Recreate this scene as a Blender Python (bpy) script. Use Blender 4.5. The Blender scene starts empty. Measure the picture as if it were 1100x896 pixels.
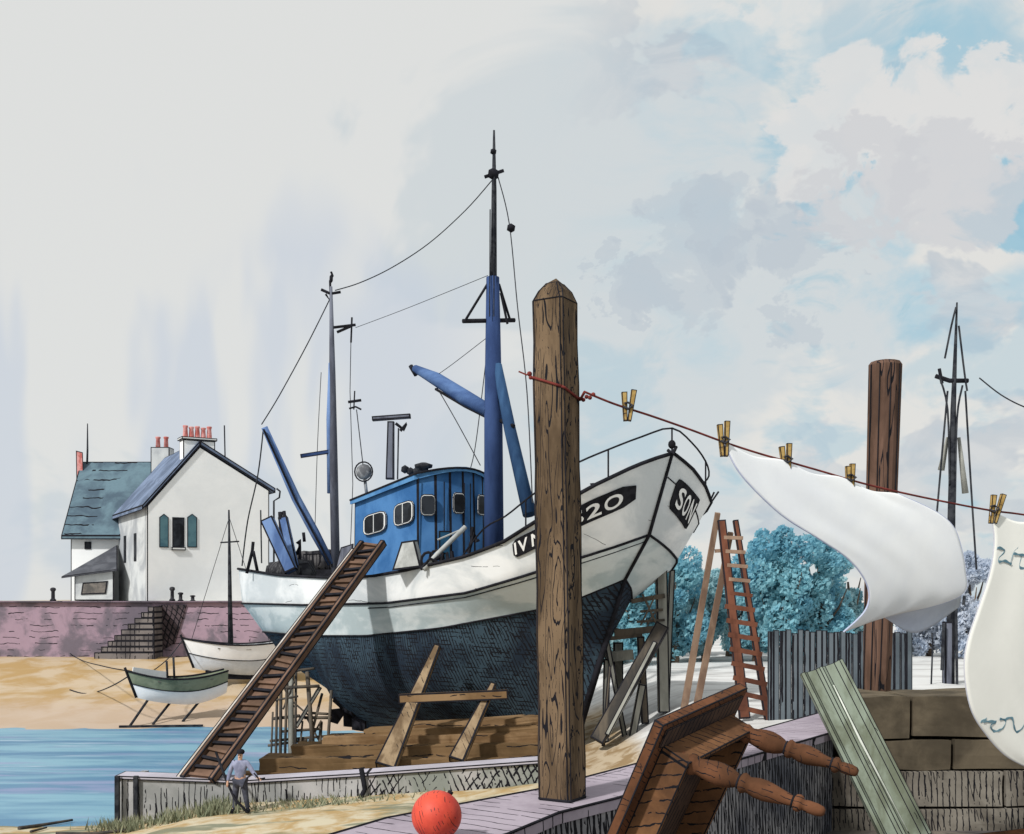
import bpy, bmesh, math, random
from mathutils import Vector, Matrix, noise as mnoise
random.seed(7)
V = Vector
sc = bpy.context.scene
COL = sc.collection
F, H = 1180.0, 6.06          # focal length in picture units, eye height (m)

def at(px, py, Y):           # a picture direction at a real distance Y (m)
    return V(((px - 550) / F * Y, Y, H + (640 - py) / F * Y))

def lin(c):
    o = []
    for v in c[:3]:
        v /= 255.0
        o.append(v / 12.92 if v <= 0.04045 else ((v + 0.055) / 1.055) ** 2.4)
    return (o[0], o[1], o[2], 1.0)

def interp(pts, x):
    if x <= pts[0][0]: return pts[0][1]
    for (x0, y0), (x1, y1) in zip(pts, pts[1:]):
        if x <= x1:
            return y0 + (y1 - y0) * (x - x0) / (x1 - x0)
    return pts[-1][1]

def crom(pts, n):            # smooth curve through points
    out = []
    P = [pts[0]] + list(pts) + [pts[-1]]
    for i in range(1, len(P) - 2):
        for k in range(n):
            t = k / n
            p0, p1, p2, p3 = P[i - 1], P[i], P[i + 1], P[i + 2]
            out.append(0.5 * ((2 * p1) + (p2 - p0) * t + (2 * p0 - 5 * p1 + 4 * p2 - p3) * t * t + (3 * p1 - p0 - 3 * p2 + p3) * t ** 3))
    out.append(pts[-1].copy())
    return out

# ------------------------------------------------------------------ materials
INKC = (0.012, 0.012, 0.015, 1)
class NT:
    def __init__(s, tree): s.t = tree
    def n(s, typ, **kw):
        x = s.t.nodes.new(typ)
        for k, v in kw.items(): setattr(x, k, v)
        return x
    def put(s, sock, v):
        if hasattr(v, 'is_linked') or isinstance(v, bpy.types.NodeSocket): s.t.links.new(v, sock)
        else: sock.default_value = v
    def math(s, op, a, b=0.0, c=None, clamp=False):
        x = s.n('ShaderNodeMath', operation=op); x.use_clamp = clamp
        s.put(x.inputs[0], a); s.put(x.inputs[1], b)
        if c is not None: s.put(x.inputs[2], c)
        return x.outputs[0]
    def dot(s, v, d):
        x = s.n('ShaderNodeVectorMath', operation='DOT_PRODUCT')
        s.put(x.inputs[0], v); x.inputs[1].default_value = d
        return x.outputs['Value']
    def noise(s, v, scale, detail=4, rough=0.55, dist=0.0):
        x = s.n('ShaderNodeTexNoise'); s.put(x.inputs['Vector'], v)
        x.inputs['Scale'].default_value = scale; x.inputs['Detail'].default_value = detail
        x.inputs['Roughness'].default_value = rough; x.inputs['Distortion'].default_value = dist
        return x.outputs['Fac']
    def scale(s, v, sv, off=(0, 0, 0)):
        x = s.n('ShaderNodeMapping'); s.put(x.inputs['Vector'], v)
        x.inputs['Scale'].default_value = sv; x.inputs['Location'].default_value = off
        return x.outputs[0]
    def step(s, f, a, b):
        x = s.n('ShaderNodeMapRange', interpolation_type='SMOOTHSTEP'); s.put(x.inputs['Value'], f)
        x.inputs['From Min'].default_value = a; x.inputs['From Max'].default_value = b
        return x.outputs[0]
    def mix(s, f, a, b):
        x = s.n('ShaderNodeMix', data_type='RGBA')
        s.put(x.inputs['Factor'], f); s.put(x.inputs['A'] if False else x.inputs[6], a); s.put(x.inputs[7], b)
        return x.outputs[2]

MATS = {}
def wash(name, c1, c2, scale=1.0, stretch=(1, 1, 1), hatches=(), grain=None, rough=0.9, spec=0.08, edge=(0.38, 0.62), bump=0.0, ink=INKC, fine=0.10):
    """blotchy two-tone paint; hatches = (direction, spacing, line share, wobble, cover); grain = (scale vector, rings, line share, cover)"""
    m = bpy.data.materials.new(name); m.use_nodes = True
    nt = NT(m.node_tree); b = m.node_tree.nodes['Principled BSDF']
    oc = nt.n('ShaderNodeTexCoord').outputs['Object']
    sv = nt.scale(oc, stretch)
    f = nt.step(nt.noise(sv, scale, 6, 0.6, 0.4), *edge)
    col = nt.mix(f, lin(c1), lin(c2))
    if fine:
        g = nt.noise(oc, scale * 9, 3, 0.7)
        hs = nt.n('ShaderNodeHueSaturation'); nt.put(hs.inputs['Color'], col)
        nt.put(hs.inputs['Value'], nt.math('MULTIPLY_ADD', g, 2 * fine, 1 - fine)); col = hs.outputs[0]
    mask = None
    for (d, sp, share, wob, cover) in hatches:
        L = V(d).normalized() / sp
        u = nt.dot(oc, tuple(L))
        u = nt.math('ADD', u, nt.math('MULTIPLY', nt.noise(oc, 0.45 / sp, 3), wob))
        fr = nt.math('FRACT', u)
        tri = nt.math('ABSOLUTE', nt.math('SUBTRACT', fr, 0.5))
        wv = nt.math('MULTIPLY', nt.noise(oc, 0.35 / sp, 2), 2 * share)
        ln = nt.math('LESS_THAN', tri, wv)
        if cover < 1:
            # break the lines up: noise with one value per line length
            br = nt.math('GREATER_THAN', nt.noise(oc, 0.3 / sp, 3, 0.6), 0.5 + (0.5 - cover) * 0.5)
            ln = nt.math('MULTIPLY', ln, br)
        mask = ln if mask is None else nt.math('MAXIMUM', mask, ln)
    if grain:
        gs, rings, share, cover = grain
        n0 = nt.noise(nt.scale(oc, gs), 1.0, 1.5, 0.4, 0.3)
        fr = nt.math('FRACT', nt.math('MULTIPLY', n0, rings))
        ln = nt.math('LESS_THAN', nt.math('ABSOLUTE', nt.math('SUBTRACT', fr, 0.5)), share)
        br = nt.math('GREATER_THAN', nt.noise(nt.scale(oc, gs, (5, 3, 1)), 1.4, 3), 0.5 + (0.5 - cover) * 0.5)
        ln = nt.math('MULTIPLY', ln, br)
        mask = ln if mask is None else nt.math('MAXIMUM', mask, ln)
    if mask is not None:
        col = nt.mix(mask, col, ink)
    nt.put(b.inputs['Base Color'], col)
    b.inputs['Roughness'].default_value = rough
    b.inputs['Specular IOR Level'].default_value = spec
    if bump:
        bp = nt.n('ShaderNodeBump'); bp.inputs['Strength'].default_value = bump
        nt.put(bp.inputs['Height'], nt.noise(oc, scale * 6, 4)); nt.put(b.inputs['Normal'], bp.outputs[0])
    MATS[name] = m
    return m

INK = wash('ink_black', (28, 28, 32), (38, 38, 44), 3, fine=0.05)
INK2 = wash('dark_wire', (34, 36, 42), (60, 62, 66), 3)

# ------------------------------------------------------------------ mesh builder
class MB:
    def __init__(s): s.b = bmesh.new(); s.mi = 0
    def face(s, pts):
        f = s.b.faces.new([s.b.verts.new(p) for p in pts]); f.material_index = s.mi; return f
    def hexa(s, p):           # p: 4 bottom + 4 top, counter-clockwise
        v = [s.b.verts.new(q) for q in p]
        fs = []
        for q in ((3, 2, 1, 0), (4, 5, 6, 7), (0, 1, 5, 4), (1, 2, 6, 5), (2, 3, 7, 6), (3, 0, 4, 7)):
            f = s.b.faces.new([v[i] for i in q]); f.material_index = s.mi; fs.append(f)
        return fs
    def box(s, c, x, y, z):   # centre and three half vectors
        c, x, y, z = V(c), V(x), V(y), V(z)
        return s.hexa([c - x - y - z, c + x - y - z, c + x + y - z, c - x + y - z, c - x - y + z, c + x - y + z, c + x + y + z, c - x + y + z])
    def beam(s, p0, p1, w, h, side=None, w1=None, h1=None):
        p0, p1 = V(p0), V(p1); d = (p1 - p0).normalized()
        up = V((0, 0, 1)) if abs(d.z) < 0.95 else V((0, 1, 0))
        sx = (V(side) - d * d.dot(V(side))).normalized() if side is not None else d.cross(up).normalized()
        sz = sx.cross(d).normalized()
        w1 = w if w1 is None else w1; h1 = h if h1 is None else h1
        q = []
        for p, a, b in ((p0, w, h), (p1, w1, h1)):
            q += [p - sx * a / 2 - sz * b / 2, p + sx * a / 2 - sz * b / 2, p + sx * a / 2 + sz * b / 2, p - sx * a / 2 + sz * b / 2]
        return s.hexa(q)
    def tube(s, pts, r, n=8, cap=True):
        pts = [V(p) for p in pts]
        rs = r if isinstance(r, (list, tuple)) else [r] * len(pts)
        rings = []; ref = None
        for i, p in enumerate(pts):
            d = (pts[min(i + 1, len(pts) - 1)] - pts[max(i - 1, 0)]).normalized()
            if ref is None:
                ref = V((0, 0, 1)) if abs(d.z) < 0.9 else V((1, 0, 0))
            a = (ref - d * ref.dot(d)).normalized(); ref = a
            b = d.cross(a)
            rings.append([s.b.verts.new(p + (a * math.cos(t) + b * math.sin(t)) * rs[i]) for t in [2 * math.pi * k / n for k in range(n)]])
        for A, B in zip(rings, rings[1:]):
            for k in range(n):
                f = s.b.faces.new((A[k], A[(k + 1) % n], B[(k + 1) % n], B[k])); f.material_index = s.mi; f.smooth = n > 5
        if cap:
            for R, rev in ((rings[0], True), (rings[-1], False)):
                f = s.b.faces.new(R[::-1] if rev else R); f.material_index = s.mi
    def lathe(s, p0, p1, prof, n=16):   # prof: (t along axis, radius)
        p0, p1 = V(p0), V(p1)
        s.tube([p0.lerp(p1, t) for t, _ in prof], [max(r, 1e-3) for _, r in prof], n)
    def prism(s, poly, vec):
        vec = V(vec); a = [s.b.verts.new(V(p)) for p in poly]; b = [s.b.verts.new(V(p) + vec) for p in poly]
        n = len(poly); fs = [s.b.faces.new(a[::-1]), s.b.faces.new(b)]
        for i in range(n): fs.append(s.b.faces.new((a[i], a[(i + 1) % n], b[(i + 1) % n], b[i])))
        for f in fs: f.material_index = s.mi
        return fs
    def grid(s, rows, close=False, flip=False, smooth=True):
        vs = [[s.b.verts.new(p) for p in r] for r in rows]
        for A, B in zip(vs, vs[1:]):
            m = len(A)
            for k in range(m if close else m - 1):
                q = (A[k], A[(k + 1) % m], B[(k + 1) % m], B[k])
                f = s.b.faces.new(q[::-1] if flip else q); f.material_index = s.mi; f.smooth = smooth
        return vs
    def ball(s, c, r, sub=2, sq=(1, 1, 1)):
        ret = bmesh.ops.create_icosphere(s.b, subdivisions=sub, radius=r)
        for v in ret['verts']:
            v.co = V((v.co.x * sq[0], v.co.y * sq[1], v.co.z * sq[2])) + V(c)
        for v in ret['verts']:
            for f in v.link_faces: f.smooth = True; f.material_index = s.mi
    def build(s, name, mats, parent=None, ink=0.0, fix=True, jit=0.0, solid=0.0):
        b = s.b
        if not isinstance(mats, (list, tuple)): mats = [mats]
        mats = list(mats)
        if fix: bmesh.ops.recalc_face_normals(b, faces=b.faces)
        if jit:
            for v in b.verts:
                v.co += mnoise.noise_vector(v.co * 3.1) * jit
        if ink:
            mats.append(INK); k = len(mats) - 1
            for f in list(b.faces):
                if f.smooth: continue
                w = min(ink, 0.3 * min(e.calc_length() for e in f.edges))
                if w < ink * 0.15: continue
                ret = bmesh.ops.inset_individual(b, faces=[f], thickness=w, use_even_offset=True)
                for g in ret['faces']: g.material_index = k
        me = bpy.data.meshes.new(name)
        loc = parent.matrix_basis.translation if False else None
        org = V((0, 0, 0))
        q = parent
        while q is not None:
            org = org + V(q.location); q = q.parent
        for v in b.verts: v.co -= org
        b.to_mesh(me); b.free()
        for m in mats: me.materials.append(m)
        o = bpy.data.objects.new(name, me); COL.objects.link(o)
        if parent is not None: o.parent = parent
        if solid:
            md = o.modifiers.new('thickness', 'SOLIDIFY'); md.thickness = solid; md.offset = 0
        return o

def tag(o, label, cat, group=None):
    o['label'] = label; o['category'] = cat
    if group: o['group'] = group
    return o
def thing(name, label, cat, loc, group=None):
    o = bpy.data.objects.new(name, None); COL.objects.link(o)
    o.location = loc; o.empty_display_size = 0.3
    return tag(o, label, cat, group)
def struct(o, kind='structure'):
    o['kind'] = kind; return o
def ik(Y, px=1.4): return px * Y / F

# ------------------------------------------------------------------ camera
cam = bpy.data.cameras.new('camera'); co = bpy.data.objects.new('camera', cam); COL.objects.link(co)
co.location = (0, 0, H); co.rotation_euler = (math.radians(90), 0, 0)
cam.sensor_fit = 'HORIZONTAL'; cam.sensor_width = 36; cam.lens = 36 * F / 1100
cam.shift_y = (640 - 448) / 1100.0
cam.clip_start = 0.1; cam.clip_end = 5000
sc.camera = co

# ------------------------------------------------------------------ light and sky
SUN_EL, SUN_AZ = math.radians(42), math.radians(222)      # azimuth clockwise from +Y
sd = V((math.sin(SUN_AZ) * math.cos(SUN_EL), math.cos(SUN_AZ) * math.cos(SUN_EL), math.sin(SUN_EL)))
sun = bpy.data.lights.new('sun', 'SUN'); sun.energy = 3.6; sun.angle = math.radians(3.0); sun.color = (1, 0.98, 0.95)
so = bpy.data.objects.new('sun', sun); COL.objects.link(so)
so.rotation_euler = (-sd).to_track_quat('-Z', 'Y').to_euler()
w = bpy.data.worlds.new('World'); sc.world = w; w.use_nodes = True
nt = NT(w.node_tree); bg = w.node_tree.nodes['Background']
sky = nt.n('ShaderNodeTexSky'); sky.sky_type = 'NISHITA'; sky.sun_disc = False
sky.sun_elevation = SUN_EL; sky.sun_rotation = SUN_AZ
g = nt.n('ShaderNodeTexCoord').outputs['Generated']
sx = nt.n('ShaderNodeSeparateXYZ'); nt.put(sx.inputs[0], g)
dx, dz = sx.outputs['X'], sx.outputs['Z']
paper, washc, bluec, greyc, lav = (lin(c) for c in ((225, 226, 224), (211, 217, 219), (166, 205, 221), (184, 194, 204), (198, 208, 222)))
warp = nt.scale(g, (1, 1, 1.25))
n1 = nt.noise(warp, 3.2, 5, 0.6, 0.8)
f1 = nt.math('ADD', nt.math('ADD', nt.math('MULTIPLY', nt.math('SUBTRACT', 0.33, dz), 1.5), nt.math('MULTIPLY', dx, 1.35)), nt.math('MULTIPLY', nt.math('SUBTRACT', n1, 0.5), 2.2))
col = nt.mix(nt.step(f1, -0.06, 0.10), paper, washc)
# tall soft lavender washes low on the left
n5 = nt.noise(nt.scale(g, (1, 1, 0.20), (3, 1, 7)), 10.0, 3, 0.5, 0.4)
n6 = nt.noise(nt.scale(g, (1, 1, 0.6), (5, 2, 3)), 6.0, 3, 0.5, 0.4)
lm = nt.math('MULTIPLY', nt.step(n5, 0.48, 0.58), nt.math('MULTIPLY', nt.step(nt.math('ADD', dz, nt.math('MULTIPLY', n6, 0.25)), 0.46, 0.38), nt.step(dx, 0.02, -0.10)))
col = nt.mix(nt.math('MULTIPLY', lm, 0.6), col, lav)
# blue openings, mostly towards the right
n2 = nt.noise(nt.scale(g, (1, 1, 1.5), (1.7, 0.2, 4.1)), 6.0, 6, 0.62, 0.9)
bm_ = nt.math('MULTIPLY', nt.step(n2, 0.47, 0.68), nt.step(dx, -0.02, 0.28))
col = nt.mix(nt.math('MULTIPLY', bm_, 0.62), col, bluec)
n7 = nt.noise(nt.scale(g, (1, 1, 1.5), (6.1, 1.2, 2.3)), 13.0, 5, 0.62, 0.9)
col = nt.mix(nt.math('MULTIPLY', nt.math('MULTIPLY', nt.step(n7, 0.56, 0.72), nt.step(dx, 0.02, 0.25)), 0.55), col, lin((150, 196, 214)))
# white cumulus heads with grey undersides
n3 = nt.noise(nt.scale(g, (1, 1, 1.7), (2.4, 2.2, 1.0)), 5.2, 5, 0.55, 0.3)
col = nt.mix(nt.math('MULTIPLY', nt.step(n3, 0.50, 0.58), nt.step(dx, 0.02, 0.14)), col, lin((227, 226, 222)))
n4 = nt.noise(nt.scale(g, (1, 1, 1.7), (2.4, 2.2, 1.10)), 5.2, 5, 0.58, 0.3)
gm = nt.math('MULTIPLY', nt.step(n4, 0.535, 0.565), nt.step(dx, 0.02, 0.14))
col = nt.mix(nt.math('MULTIPLY', gm, 0.62), col, nt.mix(nt.step(n7, .4, .6), greyc, lin((206, 210, 214))))
def patch(px, py, r0, r1, nz, t0, t1, c_, amt, col):
    d_ = V(((px - 550) / F, 1, (640 - py) / F)).normalized()
    mk = nt.math('ADD', nt.dot(g, tuple(d_)), nt.math('MULTIPLY', nt.math('SUBTRACT', nz, .5), t0))
    mk = nt.step(mk, math.cos(math.radians(r1)), math.cos(math.radians(r0)))
    return nt.mix(nt.math('MULTIPLY', mk, amt), col, c_)
n8 = nt.noise(nt.scale(g, (1, 1, 1.3), (0, 7.7, 3)), 16.0, 5, .6, .3); n9 = nt.noise(nt.scale(g, (1, 1, 1.6), (3, 0.7, 1)), 11.0, 5, .6, .6)
for px, py, r in ((735, 270, 3.4), (800, 252, 3.0), (690, 288, 2.2), (850, 290, 2.6)):
    col = patch(px, py, r * .80, r, n8, .011, 0, lin((188, 198, 207)), .45, col)
for px, py, r, am in ((1085, 205, 2.6, .8), (1015, 90, 4.2, .5), (910, 90, 4.0, .35), (860, 165, 2.4, .5), (790, 60, 3.0, .3), (880, 445, 3.0, .4), (650, 440, 4.0, .3), (1060, 380, 3.5, .35)):
    col = patch(px, py, r * .2, r, n9, .010, 0, lin((140, 192, 214)), am, col)
for px, py, r in ((900, 140, 3.6), (1000, 150, 4.0), (1050, 110, 3.0)):
    col = patch(px, py, r * .85, r, n8, .007, 0, lin((226, 225, 223)), .85, col)
for px, py, r in ((930, 195, 3.0), (1020, 200, 3.2)):
    col = patch(px, py, r * .8, r, n8, .008, 0, lin((208, 209, 212)), .7, col)
sc10 = nt.n('ShaderNodeVectorMath', operation='SCALE'); nt.put(sc10.inputs[0], col); sc10.inputs['Scale'].default_value = 10.0
nt.put(bg.inputs['Color'], nt.mix(0.96, sky.outputs[0], sc10.outputs[0]))
bg.inputs['Strength'].default_value = 0.1
sc.view_settings.view_transform = 'Standard'; sc.view_settings.look = 'None'
sc.view_settings.exposure = 0.0; sc.view_settings.gamma = 1.0; sc.view_settings.use_curve_mapping = False
sc.cycles.max_bounces = 5; sc.cycles.diffuse_bounces = 3

# ------------------------------------------------------------------ ground
GX = [-400, -60, -14, -11, -8, -2, 2, 6, 12, 60, 400]
GR = {2: [-.3, -.3, -.3, -.3, -.1, .3, 1.0, 2.2, 2.5, 2.5, 2.5],
      20: [-.3, -.3, -.3, -.3, -.1, .4, 1.0, 2.2, 2.6, 2.6, 2.6],
      27: [-.1, -.1, -.2, -.3, .2, .6, 1.0, 2.5, 2.8, 2.8, 2.8],
      31: [-.55, -.55, -.5, -.45, .2, .7, 1.1, 2.75, 2.9, 2.9, 2.9],
      36: [-1.5, -1.5, -1.5, -1.3, -.3, .5, 1.5, 2.9, 3, 3, 3],
      44: [-1.6, -1.6, -1.6, -1.6, -1.0, -.1, 1.2, 2.9, 3, 3, 3],
      55: [-.5, -.5, -.5, -.5, -.45, -.3, 1.2, 2.9, 3, 3, 3],
      74: [1.9, 1.9, 1.9, 1.9, 1.9, 1.9, 2.4, 3, 3, 3, 3],
      140: [2.2] * 6 + [2.6, 3, 3, 3, 3], 3000: [2.5] * 11}
GY = sorted(GR)
def ground_z(x, y):
    y = min(max(y, GY[0]), GY[-1]); x = min(max(x, GX[0]), GX[-1])
    j = max(k for k in range(len(GY) - 1) if GY[k] <= y); i = max(k for k in range(len(GX) - 1) if GX[k] <= x)
    def S(t): return t * t * (3 - 2 * t) * 0.5 + t * 0.5
    u = S((x - GX[i]) / (GX[i + 1] - GX[i])); v = S((y - GY[j]) / (GY[j + 1] - GY[j]))
    a, b = GR[GY[j]], GR[GY[j + 1]]
    z = (a[i] * (1 - u) + a[i + 1] * u) * (1 - v) + (b[i] * (1 - u) + b[i + 1] * u) * v
    return z + 0.09 * mnoise.noise(V((x * .45, y * .45, 0))) + 0.04 * mnoise.noise(V((x * 1.7, y * 1.7, 3)))
xs = [-400, -200, -100, -70] + [-50 + 0.9 * k for k in range(84)] + [28, 34, 45, 70, 130, 400]
ys = [2, 8, 14, 18, 22] + [24 + 0.55 * k for k in range(100)] + [82, 90, 105, 130, 180, 300, 600, 1200, 3000]
m = MB(); m.grid([[V((x, y, ground_z(x, y))) for x in xs] for y in ys])
gmat = bpy.data.materials.new('shore'); gmat.use_nodes = True
n = NT(gmat.node_tree); b = gmat.node_tree.nodes['Principled BSDF']
oc = n.n('ShaderNodeTexCoord').outputs['Object']
s3 = n.n('ShaderNodeSeparateXYZ'); n.put(s3.inputs[0], oc); X_, Y_, Z_ = s3.outputs
na = n.noise(oc, 0.35, 5, 0.6, 0.5); nb = n.noise(oc, 1.3, 5, 0.6, 0.5); nc = n.noise(n.scale(oc, (0.25, 1, 1)), 1.1, 4, .6, .4)
sand = n.mix(n.step(na, .4, .6), lin((166, 138, 96)), lin((182, 164, 140)))
wet = n.step(n.math('ADD', Z_, n.math('MULTIPLY', nb, .8)), .9, 0.2)
sand = n.mix(n.math('MULTIPLY', wet, .75), sand, lin((180, 162, 146)))
near = n.mix(n.step(nb, .38, .62), lin((190, 180, 156)), lin((168, 142, 100)))
col = n.mix(n.step(Y_, 36, 33), sand, near)
olive = n.math('MULTIPLY', n.step(nc, .50, .60), n.math('MULTIPLY', n.step(Y_, 33, 31), 0.85))
col = n.mix(olive, col, lin((112, 116, 98)))
conc = n.mix(n.step(nc, .45, .65), lin((206, 206, 204)), lin((176, 174, 172)))
brown = n.mix(n.step(nb, .42, .55), lin((142, 120, 90)), lin((176, 160, 136)))
conc = n.mix(n.math('MULTIPLY', n.step(n.math('ADD', Z_, n.math('MULTIPLY', na, .9)), 2.55, 2.15), n.step(Y_, 45, 40)), conc, brown)
zf = n.step(n.math('ADD', X_, n.math('MULTIPLY', na, 3)), 2.0, 3.6)
col = n.mix(zf, col, conc)
n.put(b.inputs['Base Color'], col); b.inputs['Roughness'].default_value = .95; b.inputs['Specular IOR Level'].default_value = .05
struct(m.build('ground', gmat))

# water
wm = bpy.data.materials.new('water'); wm.use_nodes = True
n = NT(wm.node_tree); b = wm.node_tree.nodes['Principled BSDF']
oc = n.n('ShaderNodeTexCoord').outputs['Object']
st = n.scale(oc, (0.10, 0.55, 1))
w1 = n.noise(st, 1.0, 5, .6, .5); w2 = n.noise(n.scale(oc, (.08, .5, 1), (7, 3, 0)), 1.0, 4, .6, .3); w3 = n.noise(n.scale(oc, (.12, 1.6, 1), (2, 9, 0)), 1.0, 4, .6)
col = n.mix(n.step(w1, .38, .60), lin((76, 124, 156)), lin((120, 164, 182)))
col = n.mix(n.math('MULTIPLY', n.step(w2, .5, .62), .8), col, lin((134, 142, 178)))
col = n.mix(n.math('MULTIPLY', n.step(w3, .62, .67), .6), col, lin((176, 194, 206)))
n.put(b.inputs['Base Color'], col); b.inputs['Roughness'].default_value = .38; b.inputs['Specular IOR Level'].default_value = .18
bp = n.n('ShaderNodeBump'); bp.inputs['Strength'].default_value = .25; n.put(bp.inputs['Height'], n.noise(n.scale(oc, (.5, 2, 1)), 1.5, 4)); n.put(b.inputs['Normal'], bp.outputs[0])
m = MB(); m.face([(-400, 20, -.52), (4, 20, -.52), (4, 62, -.52), (-400, 62, -.52)])
struct(m.build('water', wm, fix=False))

# small pen-stroke flotsam on the shore: bleached driftwood
DW = wash('driftwood', (60, 58, 58), (84, 78, 72), 4)
def stick(pts, r, label, mat=DW):
    m = MB(); c = crom([V(p) for p in pts], 4); m.tube(c, [r * (1 - .5 * i / len(c)) for i in range(len(c))], 6)
    tag(m.build('driftwood_branch', mat), label, 'driftwood', 'driftwood on the near shore')
def gp(px, Y): x = (px - 550) / F * Y; return V((x, Y, max(ground_z(x, Y), -.5) + .05))
stick([gp(20, 30.6), gp(45, 31.2), gp(78, 31.9)], .06, 'long dark stick along the water edge at the bottom left')
stick([gp(60, 29.2), gp(100, 29.4), gp(140, 29.6)], .06, 'straight dark stick lying on the sand before the plank wall corner')
stick([gp(33, 30.0), gp(50, 30.7)], .04, 'shortest dark stick lying by itself on pale sand below the water edge')
GRS = wash('dune_grass', (112, 118, 96), (150, 150, 124), 2.0)
m = MB()
for k in range(1500):
    px = random.choice([random.gauss(130, 16), random.gauss(185, 22), random.gauss(330, 40), random.gauss(235, 12), random.uniform(100, 480)])
    yy = random.uniform(29.3, 30.9) if px > 125 else random.uniform(29.6, 31.2)
    x = (px - 550) / F * yy; z = ground_z(x, yy)
    h = random.uniform(.10, .38) * (1 if px < 260 else .6); a = random.uniform(0, 6.28); l = random.uniform(-.14, .14)
    m.face([(x - .03 * math.cos(a), yy - .03 * math.sin(a), z - .03), (x + .03 * math.cos(a), yy + .03 * math.sin(a), z - .03), (x + l, yy + l * .5, z + h)])
struct(m.build('shore_grass', GRS, fix=False), 'stuff')

# ------------------------------------------------------------------ far seawall, terrace, houses
PINK = wash('pink_stone', (160, 138, 152), (112, 104, 114), .45, hatches=[((0, 0, 1), .42, .055, .9, .48), ((1, .2, .1), 1.3, .03, 1.4, .25)], edge=(.42, .6))
STEP = wash('grey_step_stone', (122, 116, 114), (92, 88, 88), .9, hatches=[((1, 0, 0), .30, .10, .6, .6)])
TURF = wash('terrace_paving', (205, 200, 192), (180, 176, 170), .3)
ZT = 5.55
m = MB(); m.prism([(-36.5, 75.6, ZT), (-12, 75.6, ZT), (-12, 120, ZT), (-60, 120, ZT), (-60, 75.6, ZT)], (0, 0, -6))
struct(m.build('terrace', TURF))
sw = thing('harbour_wall', 'pink stone harbour wall with a flight of steps below the white house', 'wall', (-24, 75.2, 1.5))
m = MB(); m.box((-36, 75.3, 3.35), (24.0, 0, 0), (0, .28, 0), (0, 0, 2.25)); m.build('wall_face', PINK, sw)
m = MB(); m.box((-36, 75.22, ZT + .10), (24.1, 0, 0), (0, .45, 0), (0, 0, .06)); m.build('coping', PINK, sw, ink=.05)
m = MB()
x0, x1 = at(106, 0, 74).x, at(170, 0, 74).x
NS = 9
for k in range(NS):
    xa = x0 + (x1 - x0) * k / NS; zt = 1.9 + (ZT - 2.1) * (k + 1) / NS
    m.hexa([(xa, 73.2, 1.4), (x1, 73.2, 1.4), (x1, 75.0, 1.4), (xa, 75.0, 1.4), (xa, 73.2, zt), (x1 - .0, 73.2, zt), (x1, 75.0, zt), (xa, 75.0, zt)]) if k == 0 else \
        m.hexa([(xa, 73.2, zt - (ZT - 2.1) / NS + .003), (x1 - .003 * k, 73.2, zt - (ZT - 2.1) / NS + .003), (x1 - .003 * k, 75.0 - .003 * k, zt - (ZT - 2.1) / NS + .003), (xa, 75.0 - .003 * k, zt - (ZT - 2.1) / NS + .003),
                (xa, 73.2, zt), (x1 - .003 * k, 73.2, zt), (x1 - .003 * k, 75.0 - .003 * k, zt), (xa, 75.0 - .003 * k, zt)])
m.build('steps', STEP, sw, ink=.07)
DRK = wash('recess_shade_black', (52, 48, 50), (92, 80, 84), .8, hatches=[((1, .3, .9), .3, .12, .8, .8), ((1, .2, -.3), .35, .12, .8, .7)])
m = MB(); m.prism([at(171, 650, 74.9), at(200, 650, 74.9), at(188, 690, 74.9), at(172, 700, 74.9)], (0, .12, 0)); m.build('recess_shade_patch', DRK, sw)  # dark recess right of the steps, its shade painted as a flat patch

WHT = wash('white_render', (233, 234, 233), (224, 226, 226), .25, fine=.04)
GRW = wash('grey_render_and_shade', (158, 162, 166), (198, 201, 201), .35, fine=.06)  # greyer than the gable: the house's side wall gets its shade from this colour
SLT = wash('slate_roof', (100, 122, 132), (76, 92, 104), .5, hatches=[((0, .6, .8), .95, .06, 1.0, .5)])
VRG = wash('blue_verge', (116, 130, 154), (88, 100, 120), .6)
RED = wash('red_clay', (176, 98, 92), (206, 150, 146), 2.0)
SHT = wash('teal_shutter', (84, 116, 124), (66, 96, 108), 1.0)
GLS = wash('dark_pane', (20, 22, 26), (46, 50, 56), 1.2, rough=.45, spec=.12)
DSL = wash('dark_slate', (92, 94, 100), (72, 74, 80), .8)
LEADW = wash('pale_frame', (214, 214, 212), (196, 198, 198), 1)

hs = thing('white_house', 'white gabled house with teal shutters and wide chimney behind harbour wall', 'house', at(158, 646, 74))
e = V((.87, .5, 0)).normalized(); bk = V((-.5, .87, 0)).normalized()
A = V((at(158, 0, 74).x, 74 + 1.6, ZT - .05)); Wd = 8.6
A.x = at(158, 0, A.y).x
def HP(u, d, z): return A + e * u + bk * d + V((0, 0, z - A.z))
zeL, zp, zeR = at(0, 543, 75.6).z, at(0, 481, 78).z, at(0, 527, 80).z
LD = 10.5; up = 3.6
m = MB(); m.mi = 0
m.prism([HP(0, 0, ZT - .1), HP(Wd, 0, ZT - .1), HP(Wd, 0, zeR), HP(up, 0, zp), HP(0, 0, zeL)], bk * .3)
m.build('gable_wall', WHT, hs, ink=.07)
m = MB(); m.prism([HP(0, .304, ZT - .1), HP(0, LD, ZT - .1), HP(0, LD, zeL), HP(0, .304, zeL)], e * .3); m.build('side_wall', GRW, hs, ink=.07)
m = MB(); m.prism([HP(.304, LD, ZT - .1), HP(Wd, LD, ZT - .1), HP(Wd, LD, zeR), HP(up, LD, zp), HP(.304, LD, zeL)], bk * -.3); m.build('back_wall', GRW, hs)
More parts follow.
